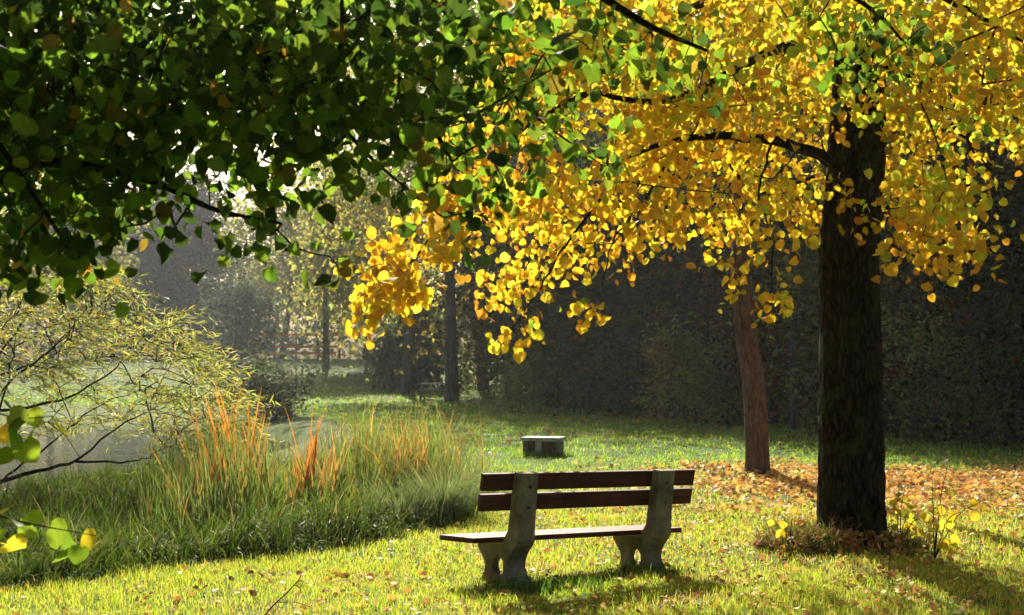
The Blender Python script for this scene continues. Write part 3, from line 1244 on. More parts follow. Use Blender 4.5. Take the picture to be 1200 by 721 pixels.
def build_picnic_table():
    D = 68
    b = P(512, 468, D)
    z = float(gh(b[0], D))
    root = thing('picnic_table', (b[0], D, z), 'grey wooden picnic table under the far trees beyond the pond', 'table')
    Mx = Matrix.Translation((b[0], D, z)) @ Matrix.Rotation(R(12), 4, 'Z')
    for k in range(4):
        part('table_board', MB().box((-0.95, -0.36 + k * 0.185, 0.72), (0.95, -0.19 + k * 0.185, 0.765), Mx).mesh('table_board', M_GWOOD), root)
    for s in (-1, 1):
        part('seat_board', MB().box((-0.95, s * 0.72 - 0.14, 0.43), (0.95, s * 0.72 + 0.14, 0.475), Mx).mesh('seat_board', M_GWOOD), root)
    for x in (-0.7, 0.7):
        mb = MB()
        for s in (-1, 1):
            mb.tube([Mx @ Vector((x, s * 0.72, -0.05)), Mx @ Vector((x, s * 0.22, 0.72))], [0.05, 0.05], 4)
        mb.box((x - 0.03, -0.84, 0.37), (x + 0.03, 0.84, 0.43), Mx)
        part('leg_frame', mb.mesh('leg_frame', M_GWOOD), root)


build_picnic_table()


def build_fence():
    D = 112
    a = P(270, 420, D)
    b = P(398, 420, D)
    z = float(gh(a[0], D))
    root = thing('rail_fence', (a[0], D, z), 'post and rail fence with orange rails in the hazy distance beyond the pond', 'fence')
    L = b[0] - a[0]
    for h in (1.95, 1.02, 0.5):
        part('rail', MB().box((a[0], D - 0.08, z + h - .09), (b[0], D, z + h + 0.09)).mesh('rail', M_ORANGE), root)
    for k in range(6):
        x = a[0] + L * k / 5
        part('post', MB().box((x - 0.06, D + 0.002, z - .2), (x + 0.06, D + 0.12, z + 2.1)).mesh('post', M_BARK3), root)


build_fence()

# ------------------------------------------------------------------ background trees
HZ = [(0.42, 0.42, 0.08), (0.55, 0.47, 0.08), (0.26, 0.30, 0.07), (0.65, 0.46, 0.07)]


def on_ground(px, D):
    x = (px - 600) / F * D
    return np.array([x, D, float(gh(x, D))])


def bgtree(px, D, h, rx, label, cz=0.6, rz=0.42, **k):
    b = on_ground(px, D)
    a = dict(n=6000, card=0.34, pal=HZ, w=[3, 2, 3, 1], clumps=45, trunk_r=0.25)
    a.update(k)
    return crown_tree(a.pop('name', 'leafy_tree'), b, h, b + np.array([a.pop('dx', 0), 0, h * cz]), (rx, rx, h * rz), label, a.pop('cat', 'tree'), **a)


bgtree(382, 96, 15.5, 3.6, 'tall thin birch with dark straight stem and weeping yellow-grey crown across the pond', name='birch_tree', hang=1.0, n=15000, cz=0.62, rz=0.40, trunk_r=0.2, trunk_top=0.97, dx=1.6)
bgtree(475, 73, 24, 4.4, 'hazy tree with thin pale trunk left of the picnic table', n=5500, trunk_r=0.19, hang=0.9)
bgtree(530, 66, 24.5, 5.0, 'hazy tree with thick dark trunk right beside the picnic table', n=5000, trunk_r=0.26, cz=0.64, rz=0.36)
bgtree(567, 76, 25, 4.6, 'hazy tree whose slim trunk rises right of the thicker picnic table tree', n=5000, trunk_r=0.25, cz=0.62, rz=0.36)
bgtree(487, 79, 6.5, 2.6, 'low dark conifer with drooping boughs beside the picnic table across the pond', name='conifer_tree', n=5000, cz=0.42, rz=0.5, hang=0.9, cone=True, pal=[(0.08, 0.12, 0.04), (0.12, 0.15, 0.04)], w=[1, 1])
bgtree(330, 128, 17, 5, 'pale hazy rounded tree behind the orange railed fence', n=7000, card=0.45)
bgtree(225, 135, 17.5, 4.6, 'blue-grey dark tree in the haze above the willow', n=15000, card=0.45, pal=[(0.06, 0.09, 0.05), (0.08, 0.11, 0.05)], w=[1, 1], cz=0.52, rz=0.48)
bgtree(160, 140, 17, 5, 'blue-grey tree at the left behind the top of the willow', n=15000, card=0.45, pal=[(0.07, 0.10, 0.05), (0.09, 0.12, 0.05)], w=[1, 1], cz=0.52, rz=0.48)
bgtree(60, 120, 16, 5.5, 'hazy tree at the far left behind the willow shrub', n=13000, card=0.45)
bgtree(430, 120, 16, 5, 'pale hazy tree showing between the birch and the thin trunk', n=7000, card=0.45, cz=.55, rz=.45)
bgtree(620, 92, 20, 5.4, 'leafy tree at the far end of the dark hedge behind the yellow boughs', n=8000, card=0.4, cz=.55, rz=.45)
bgtree(277, 100, 6.5, 2.6, 'small dark blue-grey bush left of the orange railed fence', name='bush', cat='bush', n=3500, cz=0.5, rz=0.5, pal=[(0.07, 0.10, 0.05)], w=[1], trunk_r=0.1)


# dark wood edge on the right: shrubs from far left to near right
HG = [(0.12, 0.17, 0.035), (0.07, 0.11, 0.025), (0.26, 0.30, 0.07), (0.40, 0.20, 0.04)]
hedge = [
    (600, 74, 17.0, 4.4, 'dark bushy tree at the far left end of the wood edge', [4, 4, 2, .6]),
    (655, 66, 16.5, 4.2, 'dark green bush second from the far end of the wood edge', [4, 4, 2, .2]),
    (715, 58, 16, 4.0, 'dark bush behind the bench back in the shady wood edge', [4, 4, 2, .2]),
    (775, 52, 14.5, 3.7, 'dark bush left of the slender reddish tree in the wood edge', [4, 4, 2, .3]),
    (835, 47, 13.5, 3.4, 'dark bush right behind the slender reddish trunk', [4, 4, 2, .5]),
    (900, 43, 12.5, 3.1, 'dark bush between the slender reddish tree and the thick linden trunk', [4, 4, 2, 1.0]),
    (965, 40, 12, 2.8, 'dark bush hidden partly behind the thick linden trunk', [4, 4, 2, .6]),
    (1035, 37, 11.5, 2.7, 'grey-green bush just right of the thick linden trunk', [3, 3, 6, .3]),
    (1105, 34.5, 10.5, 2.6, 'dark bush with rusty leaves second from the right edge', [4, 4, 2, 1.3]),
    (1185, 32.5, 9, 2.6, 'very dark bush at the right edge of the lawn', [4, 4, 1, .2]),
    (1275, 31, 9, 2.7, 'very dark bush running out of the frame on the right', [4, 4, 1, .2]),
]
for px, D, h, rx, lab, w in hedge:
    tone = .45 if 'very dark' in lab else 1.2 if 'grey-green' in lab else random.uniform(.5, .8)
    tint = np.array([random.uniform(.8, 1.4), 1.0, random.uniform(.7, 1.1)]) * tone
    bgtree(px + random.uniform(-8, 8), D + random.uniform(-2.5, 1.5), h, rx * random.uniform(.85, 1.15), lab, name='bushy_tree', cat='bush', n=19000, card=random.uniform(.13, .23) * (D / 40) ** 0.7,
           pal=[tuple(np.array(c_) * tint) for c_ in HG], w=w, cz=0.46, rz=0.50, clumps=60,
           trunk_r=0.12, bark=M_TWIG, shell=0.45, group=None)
# rounded shrubs standing forward of the wood edge, and slim trunks between them
for px, D, h, rx, lab, c in [(640, 57, 3.2, 2.2, 'rounded olive shrub in front of the far end of the wood edge', (0.24, 0.27, 0.06)),
                             (735, 48, 2.6, 1.7, 'low rounded dark green shrub above the middle of the bench back', (0.12, 0.18, 0.04)),
                             (815, 41, 3.0, 1.5, 'rounded yellowish shrub just left of the slender reddish trunk', (0.30, 0.27, 0.05)),
                             (1090, 31.5, 3.4, 1.3, 'pale grey-green shrub in front of the wood right of the thick linden trunk', (0.30, 0.34, 0.10)),
                             (1175, 29.5, 2.2, 1.2, 'low dark green shrub near the right edge in front of the wood', (0.10, 0.15, 0.03))]:
    c = tuple(np.array(c) * 1.7)
    bgtree(px, D, h, rx, lab, name='rounded_shrub', cat='shrub', n=5200, card=0.13 * (D / 40) ** 0.6, pal=[c, tuple(np.array(c) * .55), (0.34, 0.20, 0.04)], w=[3, 2, .5],
           cz=0.5, rz=0.5, clumps=26, trunk_r=0.04, bark=M_TWIG, shell=0.4)
for px, D, h, r, lab in [(690, 54, 13, .13, 'slim grey trunked tree at the wood edge above the bench back'),
                         (790, 45, 12, .10, 'slim tree at the wood edge left of the slender reddish tree'),
                         (930, 37, 10, .09, 'slim tree just left of the thick linden trunk at the wood edge'),
                         (1070, 32.5, 9, .08, 'thin pale stemmed tree at the wood edge right of the thick linden trunk'),
                         (1140, 31, 9, .07, 'thin dark stemmed tree near the right edge of the wood')]:
    bgtree(px, D, h, 2.0, lab, name='slim_tree', n=2200, card=.15, pal=[(0.3, 0.3, 0.05), (0.45, 0.30, 0.05), (0.16, 0.2, 0.04)], w=[2, 1.5, 2], cz=.68, rz=.30, clumps=26,
           trunk_r=r, bark=M_BARK3, trunk_top=.95, lean=random.uniform(-.5, .5))
# rust coloured undergrowth in front of it
for px, D, h, rx, lab, c in [(930, 38, 2.6, 1.0, 'rust orange shrub left of the thick linden trunk by the wood', (0.42, 0.17, 0.03)),
                             (1050, 33, 2.8, 0.8, 'deep red shrub right of the thick linden trunk by the wood', (0.34, 0.06, 0.03)),
                             (1150, 31, 3.4, 1.0, 'brown-orange shrub near the right edge by the wood', (0.34, 0.14, 0.03))]:
    bgtree(px, D, h, rx, lab, name='rusty_shrub', cat='shrub', n=1400, card=0.13, pal=[c, (0.10, 0.11, 0.03)], w=[1.4, 1], cz=0.62, rz=0.40, clumps=16, trunk_r=0.04, bark=M_TWIG)
# grey-green bush behind the reeds
bgtree(312, 47, 1.9, 1.6, 'dull grey-green bush on the pond shore behind the orange reeds', name='bush', cat='bush', n=4500, card=0.15, pal=[(0.12, 0.16, 0.07), (0.17, 0.19, 0.08)], w=[1, 1], cz=0.5, rz=0.5, trunk_r=0.06, bark=M_TWIG)


def far_wood():
    n = 26000
    x = rng.uniform(-120, 120, n)
    y = rng.uniform(165, 190, n)
    top = 15 + 3.0 * np.sin(x * 0.21) + 2.2 * np.sin(x * 0.53 + 1) + 1.3 * np.sin(x * 1.1)
    z = 2.3 + rng.random(n) ** 0.8 * top
    Pn = np.stack([x, y, z], -1)
    V, T, C = scatter(CARD, Pn, leaf_frames(n, .3, .8, .3), rng.uniform(.7, 1.5, n), pick([(0.10, 0.13, 0.05), (0.16, 0.17, 0.05), (0.07, 0.1, 0.045)], [2, 1, 2], n))
    o = link(bpy.data.objects.new('far_wood', tri_mesh('far_wood', V, T, C, M_FAR)))
    o['kind'] = 'stuff'
    o['label'] = 'far hazy wood closing the view behind the pond'


far_wood()


def dense_wood():
    """the mass of wood behind the bushes on the right, crowns merging into one another"""
    Pn, Sz = [], []
    for k in range(46):
        D = rng.uniform(50, 84)
        px = rng.uniform(640, 1420)
        x = (px - 600) / F * D
        h = min(20, 0.46 * (D - 23)) * rng.uniform(.8, 1.02)  # heights shaped so the added wood shades the far lawn and air
        m = 620
        u = rng.standard_normal((m, 3))
        u /= np.linalg.norm(u, axis=1, keepdims=True)
        q = u * (rng.uniform(.2, 1, m) ** .5)[:, None] * np.array([3.6, 3.6, h * .47]) * (1 + .25 * np.sin(u[:, :1] * 7 + u[:, 2:] * 9))
        q = q + np.array([x, D, float(gh(x, D)) + h * .5])
        Pn.append(q)
        Sz.append(rng.uniform(.45, .9, m))
    Pn = np.concatenate(Pn)
    Sz = np.concatenate(Sz)
    ok = Pn[:, 2] > 0.3
    Pn, Sz = Pn[ok], Sz[ok]
    n = len(Pn)
    V, T, C = scatter(CARD, Pn, leaf_frames(n, .3, .8, .3), Sz, pick([(0.08, 0.12, 0.03), (0.14, 0.16, 0.03), (0.30, 0.20, 0.03)], [3, 2, .5], n))
    o = link(bpy.data.objects.new('dense_wood', tri_mesh('dense_wood', V, T, C, M_FAR)))
    o['kind'] = 'stuff'
    o['label'] = 'dark dense wood rising behind the bushes on the right'


dense_wood()

# ------------------------------------------------------------------ willow shrub at the left
def build_willow():
    base = np.array([-10.2, 20.5, float(gh(-10.2, 20.5))])
    root = thing('willow_shrub', base, 'silvery willow shrub with arching bare stems leaning over the pond at left', 'shrub')
    stems = [
        ([base, P(-60, 578, 20), P(0, 565, 19.5), P(50, 550, 19.3), P(88, 540, 19.2), P(130, 505, 19.2), P(178, 480, 19.2)], 0.055, 0.008),
        ([P(88, 540, 19.2), P(130, 542, 19), P(165, 538, 19), P(205, 520, 19)], 0.025, 0.005),
        ([base, P(-90, 520, 20.4), P(-20, 485, 20.2), P(60, 472, 20), P(125, 440, 20), P(163, 397, 20)], 0.05, 0.006),
        ([base, P(-90, 500, 20.6), P(-30, 450, 20.6), P(10, 400, 20.6), P(40, 360, 20.6), P(70, 330, 20.6)], 0.045, 0.006),
        ([P(-30, 450, 20.6), P(40, 425, 20.8), P(90, 380, 21), P(140, 340, 21)], 0.025, 0.005),
        ([P(0, 565, 19.5), P(60, 520, 19.6), P(110, 480, 19.8), P(170, 455, 20)], 0.022, 0.005),
        ([P(-20, 485, 20.2), P(20, 440, 20.0), P(70, 400, 19.8), P(105, 355, 19.6)], 0.025, 0.005),
        ([P(-60, 578, 20), P(-10, 500, 19.6), P(10, 440, 19.5), P(20, 380, 19.4)], 0.03, 0.005),
    ]
    nodes = []
    for pts, r0, r1 in stems:
        path = smooth_path(pts, 20)
        path = [p + rng.normal(0, 0.012, 3) for p in path]
        part('stem', MB().tube(path, np.linspace(r0, r1, 20) * 0.8, 7, 0.1).mesh('stem', M_BARK, True), root)
        nodes += path[6:]
    ux = [-140, 0, 60, 110, 160, 200, 230, 250, 275]
    uy = [280, 290, 300, 310, 335, 375, 405, 430, 445]
    lx = [-140, 0, 60, 100, 150, 200, 240, 275]
    ly = [600, 540, 510, 505, 510, 530, 545, 520]
    cl = []
    while len(cl) < 330:
        px = rng.uniform(-140, 275)
        py = rng.uniform(np.interp(px, ux, uy), np.interp(px, lx, ly))
        if px < 170 and py > 470 and rng.random() < 0.6:
            continue
        cl.append(P(px, py, rng.uniform(18.6, 23.5)))
    tw = MB()
    Pn, tips = [], []
    for pts, ra in grow(nodes, cl, r_tip=0.004, expo=0.4, arch=0.1):
        tw.tube(pts, ra, 4, cap=False)
    for c in cl:
        for s in range(5):                       # sprays of leaves along drooping shoots
            a = rng.uniform(0, 6.28)
            d = np.array([math.cos(a) + 0.45, math.sin(a) * .8, rng.uniform(-0.2, 0.9)])
            d /= np.linalg.norm(d)
            Ls = rng.uniform(0.35, 0.8)
            k = 11
            t = np.linspace(0.1, 1, k)[:, None]
            pp = c + d * t * Ls + np.array([0, 0, -0.35]) * t * t * Ls
            tw.tube([c, pp[4], pp[-1]], [0.004, 0.003, 0.0015], 3, cap=False)
            Pn.append(pp)
            tp = d[None] * 0.7 + rng.standard_normal((k, 3)) * 0.45 + np.array([0.1, 0, -0.3])
            tips.append(tp)
    part('twigs', tw.mesh('twigs', M_TWIG), root, 'stuff')
    Pn = np.concatenate(Pn)
    tips = np.concatenate(tips)
    n = len(Pn)
    nr = rng.standard_normal((n, 3)) * .7 + np.array([0, 0, 0.6])
    V, T, C = scatter(SLIM, Pn, frames(tips, nr), rng.uniform(.08, .16, n), pick([(0.42, 0.47, 0.06), (0.60, 0.58, 0.16), (0.68, 0.50, 0.06), (0.24, 0.32, 0.05)], [3, 3, 1.4, 1.6], n))
    part('foliage', tri_mesh('foliage', V, T, C, M_WILLOW), root, 'stuff')


build_willow()

# ------------------------------------------------------------------ grass
def in_bank(x, y):
    return x < bank_x(y) + 0.12 * np.sin(y * 5 + x * 3)


def build_lawn():
    out = []
    # near lawn
    for (y0, y1, dens, hh, ww, S) in [(8.6, 12.0, 2600, 0.055, 0.0055, 2), (12.0, 16.5, 1000, 0.06, 0.008, 2), (16.5, 26, 240, 0.065, 0.014, 1), (26, 48, 60, 0.08, 0.03, 1), (48, 80, 16, 0.10, 0.06, 1)]:
        xl, xr = -0.40 * y1 - 1.8, 0.40 * y1 + 1.8
        n = int((y1 - y0) * (xr - xl) * dens)
        x = rng.uniform(xl, xr, n)
        y = rng.uniform(y0, y1, n)
        ok = ~in_bank(x, y) & (np.abs(x) < 0.39 * y + 1.8)
        lit = litter_amt(x, y)
        ok &= rng.random(n) > lit * 0.55
        x, y = x[ok], y[ok]
        n = len(x)
        tuft = 0.5 + 0.5 * np.sin(x * 3.1 + np.sin(y * 2.3) * 2) * np.sin(y * 3.7 + np.sin(x * 1.9) * 2)
        h = hh * rng.uniform(0.5, 1.5, n) * (0.65 + 0.7 * tuft)
        base = np.stack([x, y, gh(x, y) - 0.004], -1)
        c = pick([(0.44, 0.53, 0.035), (0.56, 0.60, 0.045), (0.30, 0.44, 0.03), (0.68, 0.56, 0.11)], [4, 4, 2.2, 1.6], n)
        straw = (np.sin(x * 2.2 + 1.5 * np.sin(y * 1.7 + 1)) * np.sin(y * 3.3 + 1.3 * np.sin(x * 2.6)) > rng.uniform(0.1, 1.3, n))
        c[straw] = pick([(0.62, 0.48, 0.13), (0.55, 0.40, 0.10)], [1, 1], int(straw.sum()))
        h = np.where(straw, h * .7, h)
        c2 = pick([(0.32, 0.52, 0.035), (0.42, 0.58, 0.045), (0.24, 0.42, 0.03), (0.6, 0.52, 0.07)], [4, 3, 3, .6], n)
        far = sstep(20.5, 24.0, y + 0.5 * np.sin(x * 1.3) + 0.4 * rng.standard_normal(n))[:, None]
        c = c * (1 - far) + c2 * far
        out.append(blades(base, h, ww * rng.uniform(.7, 1.3, n), rng.uniform(0, 6.28, n), rng.uniform(.1, 1.1, n), c, S))
    # longer tufts round the bench legs
    for px, py, D, k in [(594, 688, 10.5, 260), (620, 690, 10.5, 160), (750, 678, 11.3, 220), (780, 676, 11.3, 160), (660, 690, 10.6, 200), (700, 690, 10.6, 120)]:
        c0 = P(px, py, D)
        x = c0[0] + rng.normal(0, .13, k)
        y = c0[1] + rng.normal(0, .10, k)
        base = np.stack([x, y, gh(x, y)], -1)
        out.append(blades(base, rng.uniform(.05, .15, k), np.full(k, .007), rng.uniform(0, 6.28, k), rng.uniform(.2, 1, k), pick([(0.18, 0.32, 0.03), (0.12, 0.24, 0.025)], [1, 1], k), 3))
    for px, py, D, k in [(620, 535, 25.9, 120), (655, 535, 25.95, 120), (637, 536, 25.85, 120)]:
        c0 = P(px, py, D)
        x = c0[0] + rng.normal(0, .16, k)
        y = c0[1] + rng.normal(0, .06, k)
        base = np.stack([x, y, gh(x, y)], -1)
        out.append(blades(base, rng.uniform(.06, .16, k), np.full(k, .014), rng.uniform(0, 6.28, k), rng.uniform(.2, 1, k), pick([(0.24, 0.40, 0.03), (0.16, 0.30, 0.025)], [1, 1], k), 2))
    V, T, C = cat(out)
    o = link(bpy.data.objects.new('lawn_grass', tri_mesh('lawn_grass', V, T, C, M_GRASS)))
    o['kind'] = 'stuff'
    o['label'] = 'short sunlit yellow-green lawn grass'


build_lawn()


def build_bank_grass():
    n = 42000
    y = rng.uniform(9.5, 25, n)
    d = rng.random(n) ** 1.15 * 6.5
    x = bank_x(y) - d + 0.1
    ok = (pond_f(x, y) > 0.93)
    x, y, d = x[ok], y[ok], d[ok]
    n = len(x)
    cl = 0.5 + 0.5 * np.sin(x * 4.3 + 1.7 * np.sin(y * 3.1)) * np.sin(y * 4.9 + 1.2 * np.sin(x * 3.1))
    h = (0.16 + 0.50 * sstep(0, 0.8, d)) * rng.uniform(.45, 1.35, n) * (0.45 + 0.85 * cl)
    h = h * np.where(x < -2.6, 0.72, 1.0)
    base = np.stack([x, y, gh(x, y) - .01], -1)
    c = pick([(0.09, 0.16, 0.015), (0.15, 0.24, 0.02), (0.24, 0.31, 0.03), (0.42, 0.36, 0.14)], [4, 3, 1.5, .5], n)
    V, T, C = blades(base, h, rng.uniform(.009, .022, n), rng.normal(-0.9, 1.3, n), rng.uniform(.3, 2.1, n), c * 0.18, 4, c * 0.85)  # blade feet painted darker and tips lighter, standing in for shade and sun
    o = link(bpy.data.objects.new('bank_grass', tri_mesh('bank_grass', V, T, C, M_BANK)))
    o['kind'] = 'stuff'
    o['label'] = 'tall dark grass growing along the pond bank'


build_bank_grass()


def build_reeds():
    ORB, ORT = (0.40, 0.19, 0.03), (0.78, 0.29, 0.035)
    GRB, GRT = (0.06, 0.12, 0.02), (0.19, 0.27, 0.04)

    def clump(px, D, k, h, rad, pb, pt, label, wid=0.040, lean=(.02, .38)):
        x0 = (px - 600) / F * D
        z0 = float(gh(x0, D))
        root = thing('reed_clump', (x0, D, z0), label, 'reeds', 'reed clumps along the pond bank')
        for i in range(k):
            b = np.array([[x0 + rng.normal(0, rad), D + rng.normal(0, rad), 0]])
            b[:, 2] = gh(b[:, 0], b[:, 1]) - .03
            v, t, c = blades(b, np.array([h * rng.uniform(.55, 1.12)]), np.array([wid * rng.uniform(.7, 1.3)]), np.array([rng.uniform(0, 6.28)]),
                             np.array([rng.uniform(*lean)]), pick([pb], [1], 1), 6, pick([pt], [1], 1))
            part('blade', tri_mesh('blade', v, t, c, M_REED), root)

    clump(262, 17.0, 40, 1.70, 0.13, ORB, ORT, 'bright orange reed clump, leftmost and tallest of the orange ones')
    clump(287, 17.2, 34, 1.55, 0.13, ORB, ORT, 'orange reed clump just right of the tallest orange one')
    clump(363, 16.2, 34, 1.42, 0.08, ORB, ORT, 'narrow upright orange reed clump in the middle of the reed bed')
    clump(385, 16.8, 22, 1.15, 0.12, ORB, (0.6, 0.34, .08), 'dull orange reed clump right of the narrow middle one')
    clump(480, 17.6, 26, 1.15, 0.14, ORB, (0.66, 0.36, .08), 'thin orange-brown reed clump near the lawn end of the reed bed')
    clump(432, 18.6, 18, 1.20, 0.16, GRB, (0.6, 0.5, .12), 'straw coloured reed clump between the orange middle and lawn end clumps')
    clump(200, 16.6, 24, 1.15, 0.20, GRB, GRT, 'green reed clump at the left end of the reed bed by the open water', 0.028)
    clump(235, 16.2, 20, 1.05, 0.14, (0.08, 0.16, 0.04), (0.16, 0.26, .06), 'darkest green reed clump left of the tallest orange one', 0.03)
    clump(325, 17.4, 22, 1.15, 0.18, GRB, GRT, 'yellow-green reed clump between the two brightest orange clumps')
    clump(405, 17.6, 22, 1.15, 0.16, GRB, GRT, 'tall green reed clump left of the straw coloured one')
    # the rest of the reed bed
    out = []
    n = 1700
    px = rng.uniform(165, 440, n)
    D = rng.uniform(15.2, 20.5, n)
    x = (px - 600) / F * D
    ok = (x < bank_x(D) - 0.35)
    x, D = x[ok], D[ok]
    n = len(x)
    base = np.stack([x, D, gh(x, D) - .03], -1)
    dens = 0.75 + 0.35 * np.sin(x * 2.7 + D)
    out.append(blades(base, rng.uniform(.7, 1.5, n) * dens, rng.uniform(.018, .036, n), rng.uniform(0, 6.28, n), rng.uniform(.03, .5, n),
                      pick([GRB, (0.2, 0.28, 0.06), (0.3, 0.27, 0.08), ORB], [4, 4, 1, .3], n), 5, pick([GRT, (0.28, 0.32, 0.06), (0.45, 0.36, .08), ORT], [4, 3, .8, .7], n)))
    # feathery grasses at the lawn end
    n = 800
    x = rng.normal(-1.40, .45, n)
    D = rng.uniform(16.8, 20.5, n)
    ok = x < bank_x(D) + 0.35
    x, D = x[ok], D[ok]
    n = len(x)
    base = np.stack([x, D, gh(x, D) - .03], -1)
    out.append(blades(base, rng.uniform(.5, 1.45, n), rng.uniform(.012, .026, n), rng.uniform(0, 6.28, n), rng.uniform(.1, .9, n),
                      pick([(0.08, 0.14, 0.025), (0.16, 0.18, 0.04)], [1.5, 1], n), 5, pick([(0.24, 0.31, 0.05), (0.45, 0.38, 0.08), (0.72, 0.30, 0.05)], [3, 1.2, 1.4], n)))
    V, T, C = cat(out)
    o = link(bpy.data.objects.new('reed_bed', tri_mesh('reed_bed', V, T, C, M_REED)))
    o['kind'] = 'stuff'
    o['label'] = 'dense bed of green and straw reeds on the pond bank'

    # sedge tussocks
    for px, D, k, h, lab in [(520, 15.6, 1500, .72, 'largest dark green sedge tussock at the lawn edge left of the bench'),
                             (470, 15.2, 1100, .60, 'sedge tussock left of the largest one on the bank'),
                             (548, 17.6, 900, .62, 'sedge tussock farther back behind the largest one'),
                             (330, 14.6, 1000, .50, 'low sedge tussock with silvery bent blades below the orange reeds'),
                             (60, 15.0, 800, .45, 'low sedge tussock at the left below the open water')]:
        x0 = (px - 600) / F * D
        n = k
        r = np.abs(rng.normal(0, .20, n))
        a = rng.uniform(0, 6.28, n)
        x = x0 + r * np.cos(a)
        y = D + r * np.sin(a)
        base = np.stack([x, y, gh(x, y) - .02], -1)
        V, T, C = blades(base, h * rng.uniform(.6, 1.25, n), rng.uniform(.005, .010, n), a + rng.normal(0, .4, n), rng.uniform(.4, 2.0, n),
                         pick([(0.09, 0.17, 0.035), (0.15, 0.24, 0.05), (0.30, 0.33, 0.10)], [3, 3, 1], n), 5, pick([(0.2, 0.28, 0.06), (0.42, 0.40, 0.16)], [2, 1], n))
        root = thing('sedge_tussock', (x0, D, float(gh(x0, D))), lab, 'sedge', 'sedge tussocks on the pond bank')
        part('blades', tri_mesh('blades', V, T, C, M_BANK), root, 'stuff')


build_reeds()

# ------------------------------------------------------------------ fallen leaves
FAL = [(0.80, 0.50, 0.10), (0.78, 0.38, 0.09), (0.56, 0.25, 0.08), (0.86, 0.64, 0.20), (0.42, 0.23, 0.09)]


def build_fallen():
    Pn, sz, Cc = [], [], []

    def add(x, y, s, pal=FAL, w=(3, 4, 2, 2, 1.2), lift=0.02):
        ok = ~in_bank(x, y)
        x, y = x[ok], y[ok]
        n = len(x)
        Pn.append(np.stack([x, y, gh(x, y) + lift * rng.uniform(.4, 2.2, n)], -1))
        sz.append(rng.uniform(*s, n))
        Cc.append(pick(pal, w, n))
    # the bright band
    n = 140000
    x = rng.uniform(1.0, 12.0, n)
    y = rng.uniform(15.5, 25, n)
    keep = rng.random(n) < (litter_amt(x, y) * 0.21 + 0.010) * (0.35 + 0.65 * (np.sin(x * 5.1 + 2 * np.sin(y * 3)) * np.sin(y * 6.3 + x) > -0.25))
    add(x[keep], y[keep], (.045, .095), lift=0.03)
    # scattered over the near lawn
    n = 8800
    x = rng.uniform(-4.5, 7.2, n)
    y = 9.0 + 8 * rng.random(n) ** 1.1
    dens = 0.25 + 0.75 * sstep(-2.5, 3.0, x)
    keep = rng.random(n) < dens
    add(x[keep], y[keep], (.025, .058), w=(4, 3, 2, 3, 2), lift=0.02)
    # far lawn under the wood edge
    n = 5200
    x = rng.uniform(-3, 16, n)
    y = rng.uniform(24, 62, n)
    keep = rng.random(n) < (0.08 + litter_amt(x, y))
    add(x[keep], y[keep], (.055, .10), w=(3, 2, 1, 3, 1), lift=0.03)
    P_ = np.concatenate(Pn)
    s_ = np.concatenate(sz)
    c_ = np.concatenate(Cc)
    n = len(P_)
    nr = rng.standard_normal((n, 3)) * .6 + np.array([0, 0, 1.0])
    a = rng.uniform(0, 6.28, n)
    tip = np.stack([np.cos(a), np.sin(a), .25 * rng.standard_normal(n)], -1)
    Rm = frames(tip, nr)
    V, T, C = scatter(HEART_LO, P_, Rm, s_, c_)
    o = link(bpy.data.objects.new('leaf_litter', tri_mesh('leaf_litter', V, T, C, M_FALLEN)))
    o['kind'] = 'stuff'
    o['label'] = 'orange and yellow fallen leaves strewn over the lawn'
    # single leaves in the foreground
    kinds = [('pale yellow leaf lying on the sunlit foreground grass', (0.74, 0.52, 0.10), 'pale yellow fallen leaves'),
             ('orange leaf lying on the sunlit foreground grass', (0.62, 0.25, 0.04), 'orange fallen leaves'),
             ('dark brown curled leaf lying on the foreground grass', (0.26, 0.11, 0.04), 'brown fallen leaves')]
    for lab, c, grp in kinds:
        me = tri_mesh('fallen_leaf', HEART[0] * np.array([1, 1, 1.8]), HEART[1], np.repeat(np.array(c)[None], len(HEART[0]), 0), M_FALLEN)
        for k in range(26):
            y = rng.uniform(9.6, 11.6)
            x = rng.uniform(-2.6, 3.3)
            if in_bank(np.array(x), np.array(y)):
                x = rng.uniform(0, 3.3)
            s = rng.uniform(.05, .075)
            M = Matrix.Translation((x, y, float(gh(x, y)) + 0.03)) @ Matrix.Rotation(rng.uniform(0, 6.28), 4, 'Z') @ Matrix.Rotation(rng.normal(.25, .3), 4, 'X') @ Matrix.Rotation(rng.normal(0, .35), 4, 'Y') @ Matrix.Scale(s, 4)
            single('fallen_leaf', me, lab, 'leaf', grp, M)


build_fallen()

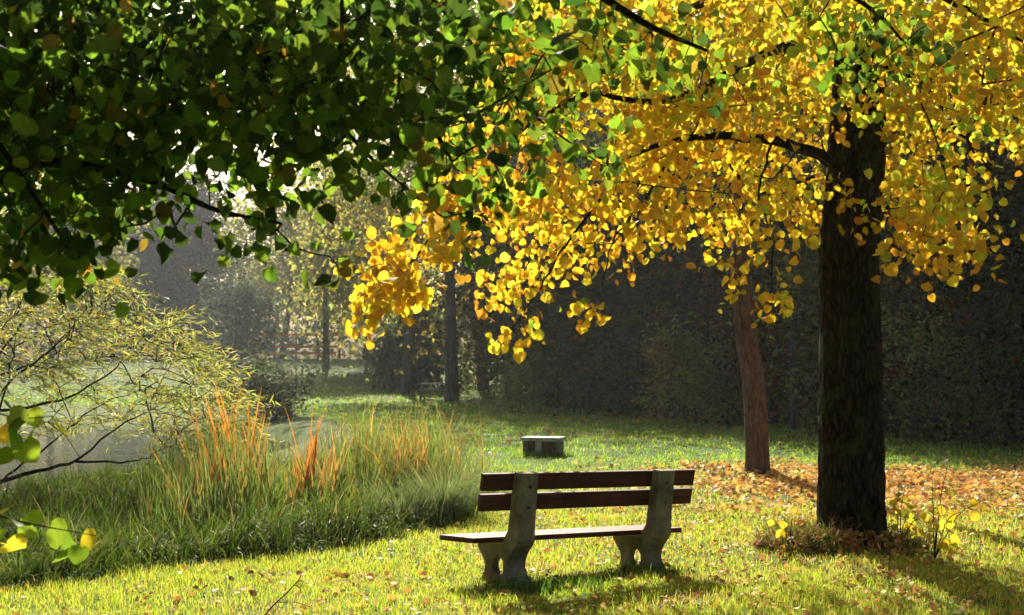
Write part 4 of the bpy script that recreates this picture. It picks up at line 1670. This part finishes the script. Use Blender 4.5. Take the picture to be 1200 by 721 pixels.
# ------------------------------------------------------------------ dead-leaf mound, suckers, twig
def build_mound():
    c = T_BASE + np.array([-0.15, -0.25, 0])
    out = []
    n = 2600
    a = rng.uniform(0, 6.28, n)
    r = np.sqrt(rng.random(n))
    x = c[0] + 0.75 * r * np.cos(a)
    y = c[1] + 0.45 * r * np.sin(a)
    front = (np.abs(x - T_BASE[0] + 0.02) < 0.27) & (y < T_BASE[1] + .1)
    keep = ~(front & (rng.random(n) < 0.9))
    x, y, r, a = x[keep], y[keep], r[keep], a[keep]
    n = len(x)
    hz = 0.22 * np.clip(1 - r ** 2, 0, 1) * (0.6 + 0.6 * np.sin(x * 7) * np.sin(y * 9))
    base = np.stack([x, y, gh(x, y) + hz * 0.6], -1)
    out.append(blades(base, rng.uniform(.08, .34, n), rng.uniform(.007, .014, n), a + rng.normal(0, .6, n), rng.uniform(.4, 2.0, n),
                      pick([(0.16, 0.22, 0.03), (0.40, 0.30, 0.08), (0.26, 0.14, 0.05)], [4, 1.5, 1.5], n), 3))
    n = 700
    a = rng.uniform(0, 6.28, n)
    r = np.sqrt(rng.random(n))
    x = c[0] + 0.8 * r * np.cos(a)
    y = c[1] + 0.5 * r * np.sin(a)
    z = gh(x, y) + 0.13 * np.clip(1 - r ** 2, 0, 1) + rng.uniform(0, .06, n)
    out.append(scatter(HEART_LO, np.stack([x, y, z], -1), leaf_frames(n, .1, .9, .8), rng.uniform(.03, .06, n), pick(FAL, (1, 2, 3, 1, 3), n)))
    V, T, C = cat(out)
    o = link(bpy.data.objects.new('leaf_mound', tri_mesh('leaf_mound', V, T, C, M_FALLEN)))
    o['kind'] = 'stuff'
    o['label'] = 'mound of dead leaves and dry grass heaped round the foot of the thick trunk'


build_mound()

g0 = T_BASE + np.array([0.38, -0.15, 0.02])


def sucker(base, tips, label):
    stems, leaves = [], []
    for (px, py, D) in tips:
        e = P(px, py, D)
        mid = 0.5 * (base + e) + np.array([0, 0, 0.12])
        stems.append(([base, mid, e], 0.006, 0.002))
        for t in np.linspace(0.35, 1.0, 6):
            q = (1 - t) ** 2 * base + 2 * t * (1 - t) * mid + t * t * e
            leaves.append(tuple(q + rng.normal(0, .035, 3)))
    shoot('linden_shoot', base, stems, leaves, label, 'shoot', 0.075, [YEL, LIME, GOLD], [4, 2, 1])


sucker(g0, [(1060, 575, 12.7), (1075, 590, 12.6), (1048, 590, 12.9), (1090, 612, 12.4)], 'yellow leafy sucker shoots growing at the foot of the thick trunk')
g1 = np.array([P(1095, 640, 12.2)[0], 12.2, float(gh(P(1095, 640, 12.2)[0], 12.2))])
sucker(g1, [(1110, 548, 12.0), (1092, 553, 12.1), (1150, 588, 12.0), (1125, 600, 11.9), (1100, 612, 11.9), (1118, 640, 11.8)], 'yellow-green linden shoot standing right of the thick trunk')
g2 = np.array([P(925, 625, 12.6)[0], 12.6, float(gh(P(925, 625, 12.6)[0], 12.6))])
sucker(g2, [(912, 612, 12.5), (930, 608, 12.6)], 'tiny yellow seedling left of the thick trunk')


def build_twig():
    D = 9.3
    b = np.array([P(300, 722, D)[0], D, float(gh(P(300, 722, D)[0], D))])
    root = thing('bare_twig', b, 'thin bare dead twig sticking up from the grass at the bottom left', 'twig')
    main = smooth_path([b + np.array([0, 0, -.03]), P(318, 712, D), P(335, 696, D), P(350, 680, D), P(352, 674, D)], 14)
    part('stem', MB().tube(main, np.linspace(.006, .0025, 14), 6).mesh('stem', M_TWIG, True), root)
    for pts in ([(345, 686, D), (352, 690, D), (350, 700, D)], [(325, 706, D), (345, 706, D - .1), (365, 712, D - .15)], [(347, 682, D), (355, 680, D)]):
        pa = smooth_path([P(*p) for p in pts], 6)
        part('side_shoot', MB().tube(pa, np.linspace(.003, .0015, 6), 5).mesh('side_shoot', M_TWIG, True), root)


build_twig()

# ------------------------------------------------------------------ haze
def build_haze():
    m = bpy.data.materials.new('haze')
    m.use_nodes = True
    N, L = m.node_tree.nodes, m.node_tree.links
    N.clear()
    out = N.new('ShaderNodeOutputMaterial')
    pv = N.new('ShaderNodeVolumePrincipled')
    pv.inputs['Color'].default_value = (0.92, 0.95, 1.0, 1)
    pv.inputs['Density'].default_value = HAZE_DENSITY
    pv.inputs['Density Attribute'].default_value = ''
    pv.inputs['Anisotropy'].default_value = HAZE_ANISO
    L.new(pv.outputs['Volume'], out.inputs['Volume'])
    try:
        m.cycles.homogeneous_volume = True
    except Exception:
        pass
    me = MB().box((-180, -30, -2.4), (180, 245, 31)).mesh('haze', m)
    o = link(bpy.data.objects.new('haze', me))
    o['kind'] = 'stuff'


build_haze()
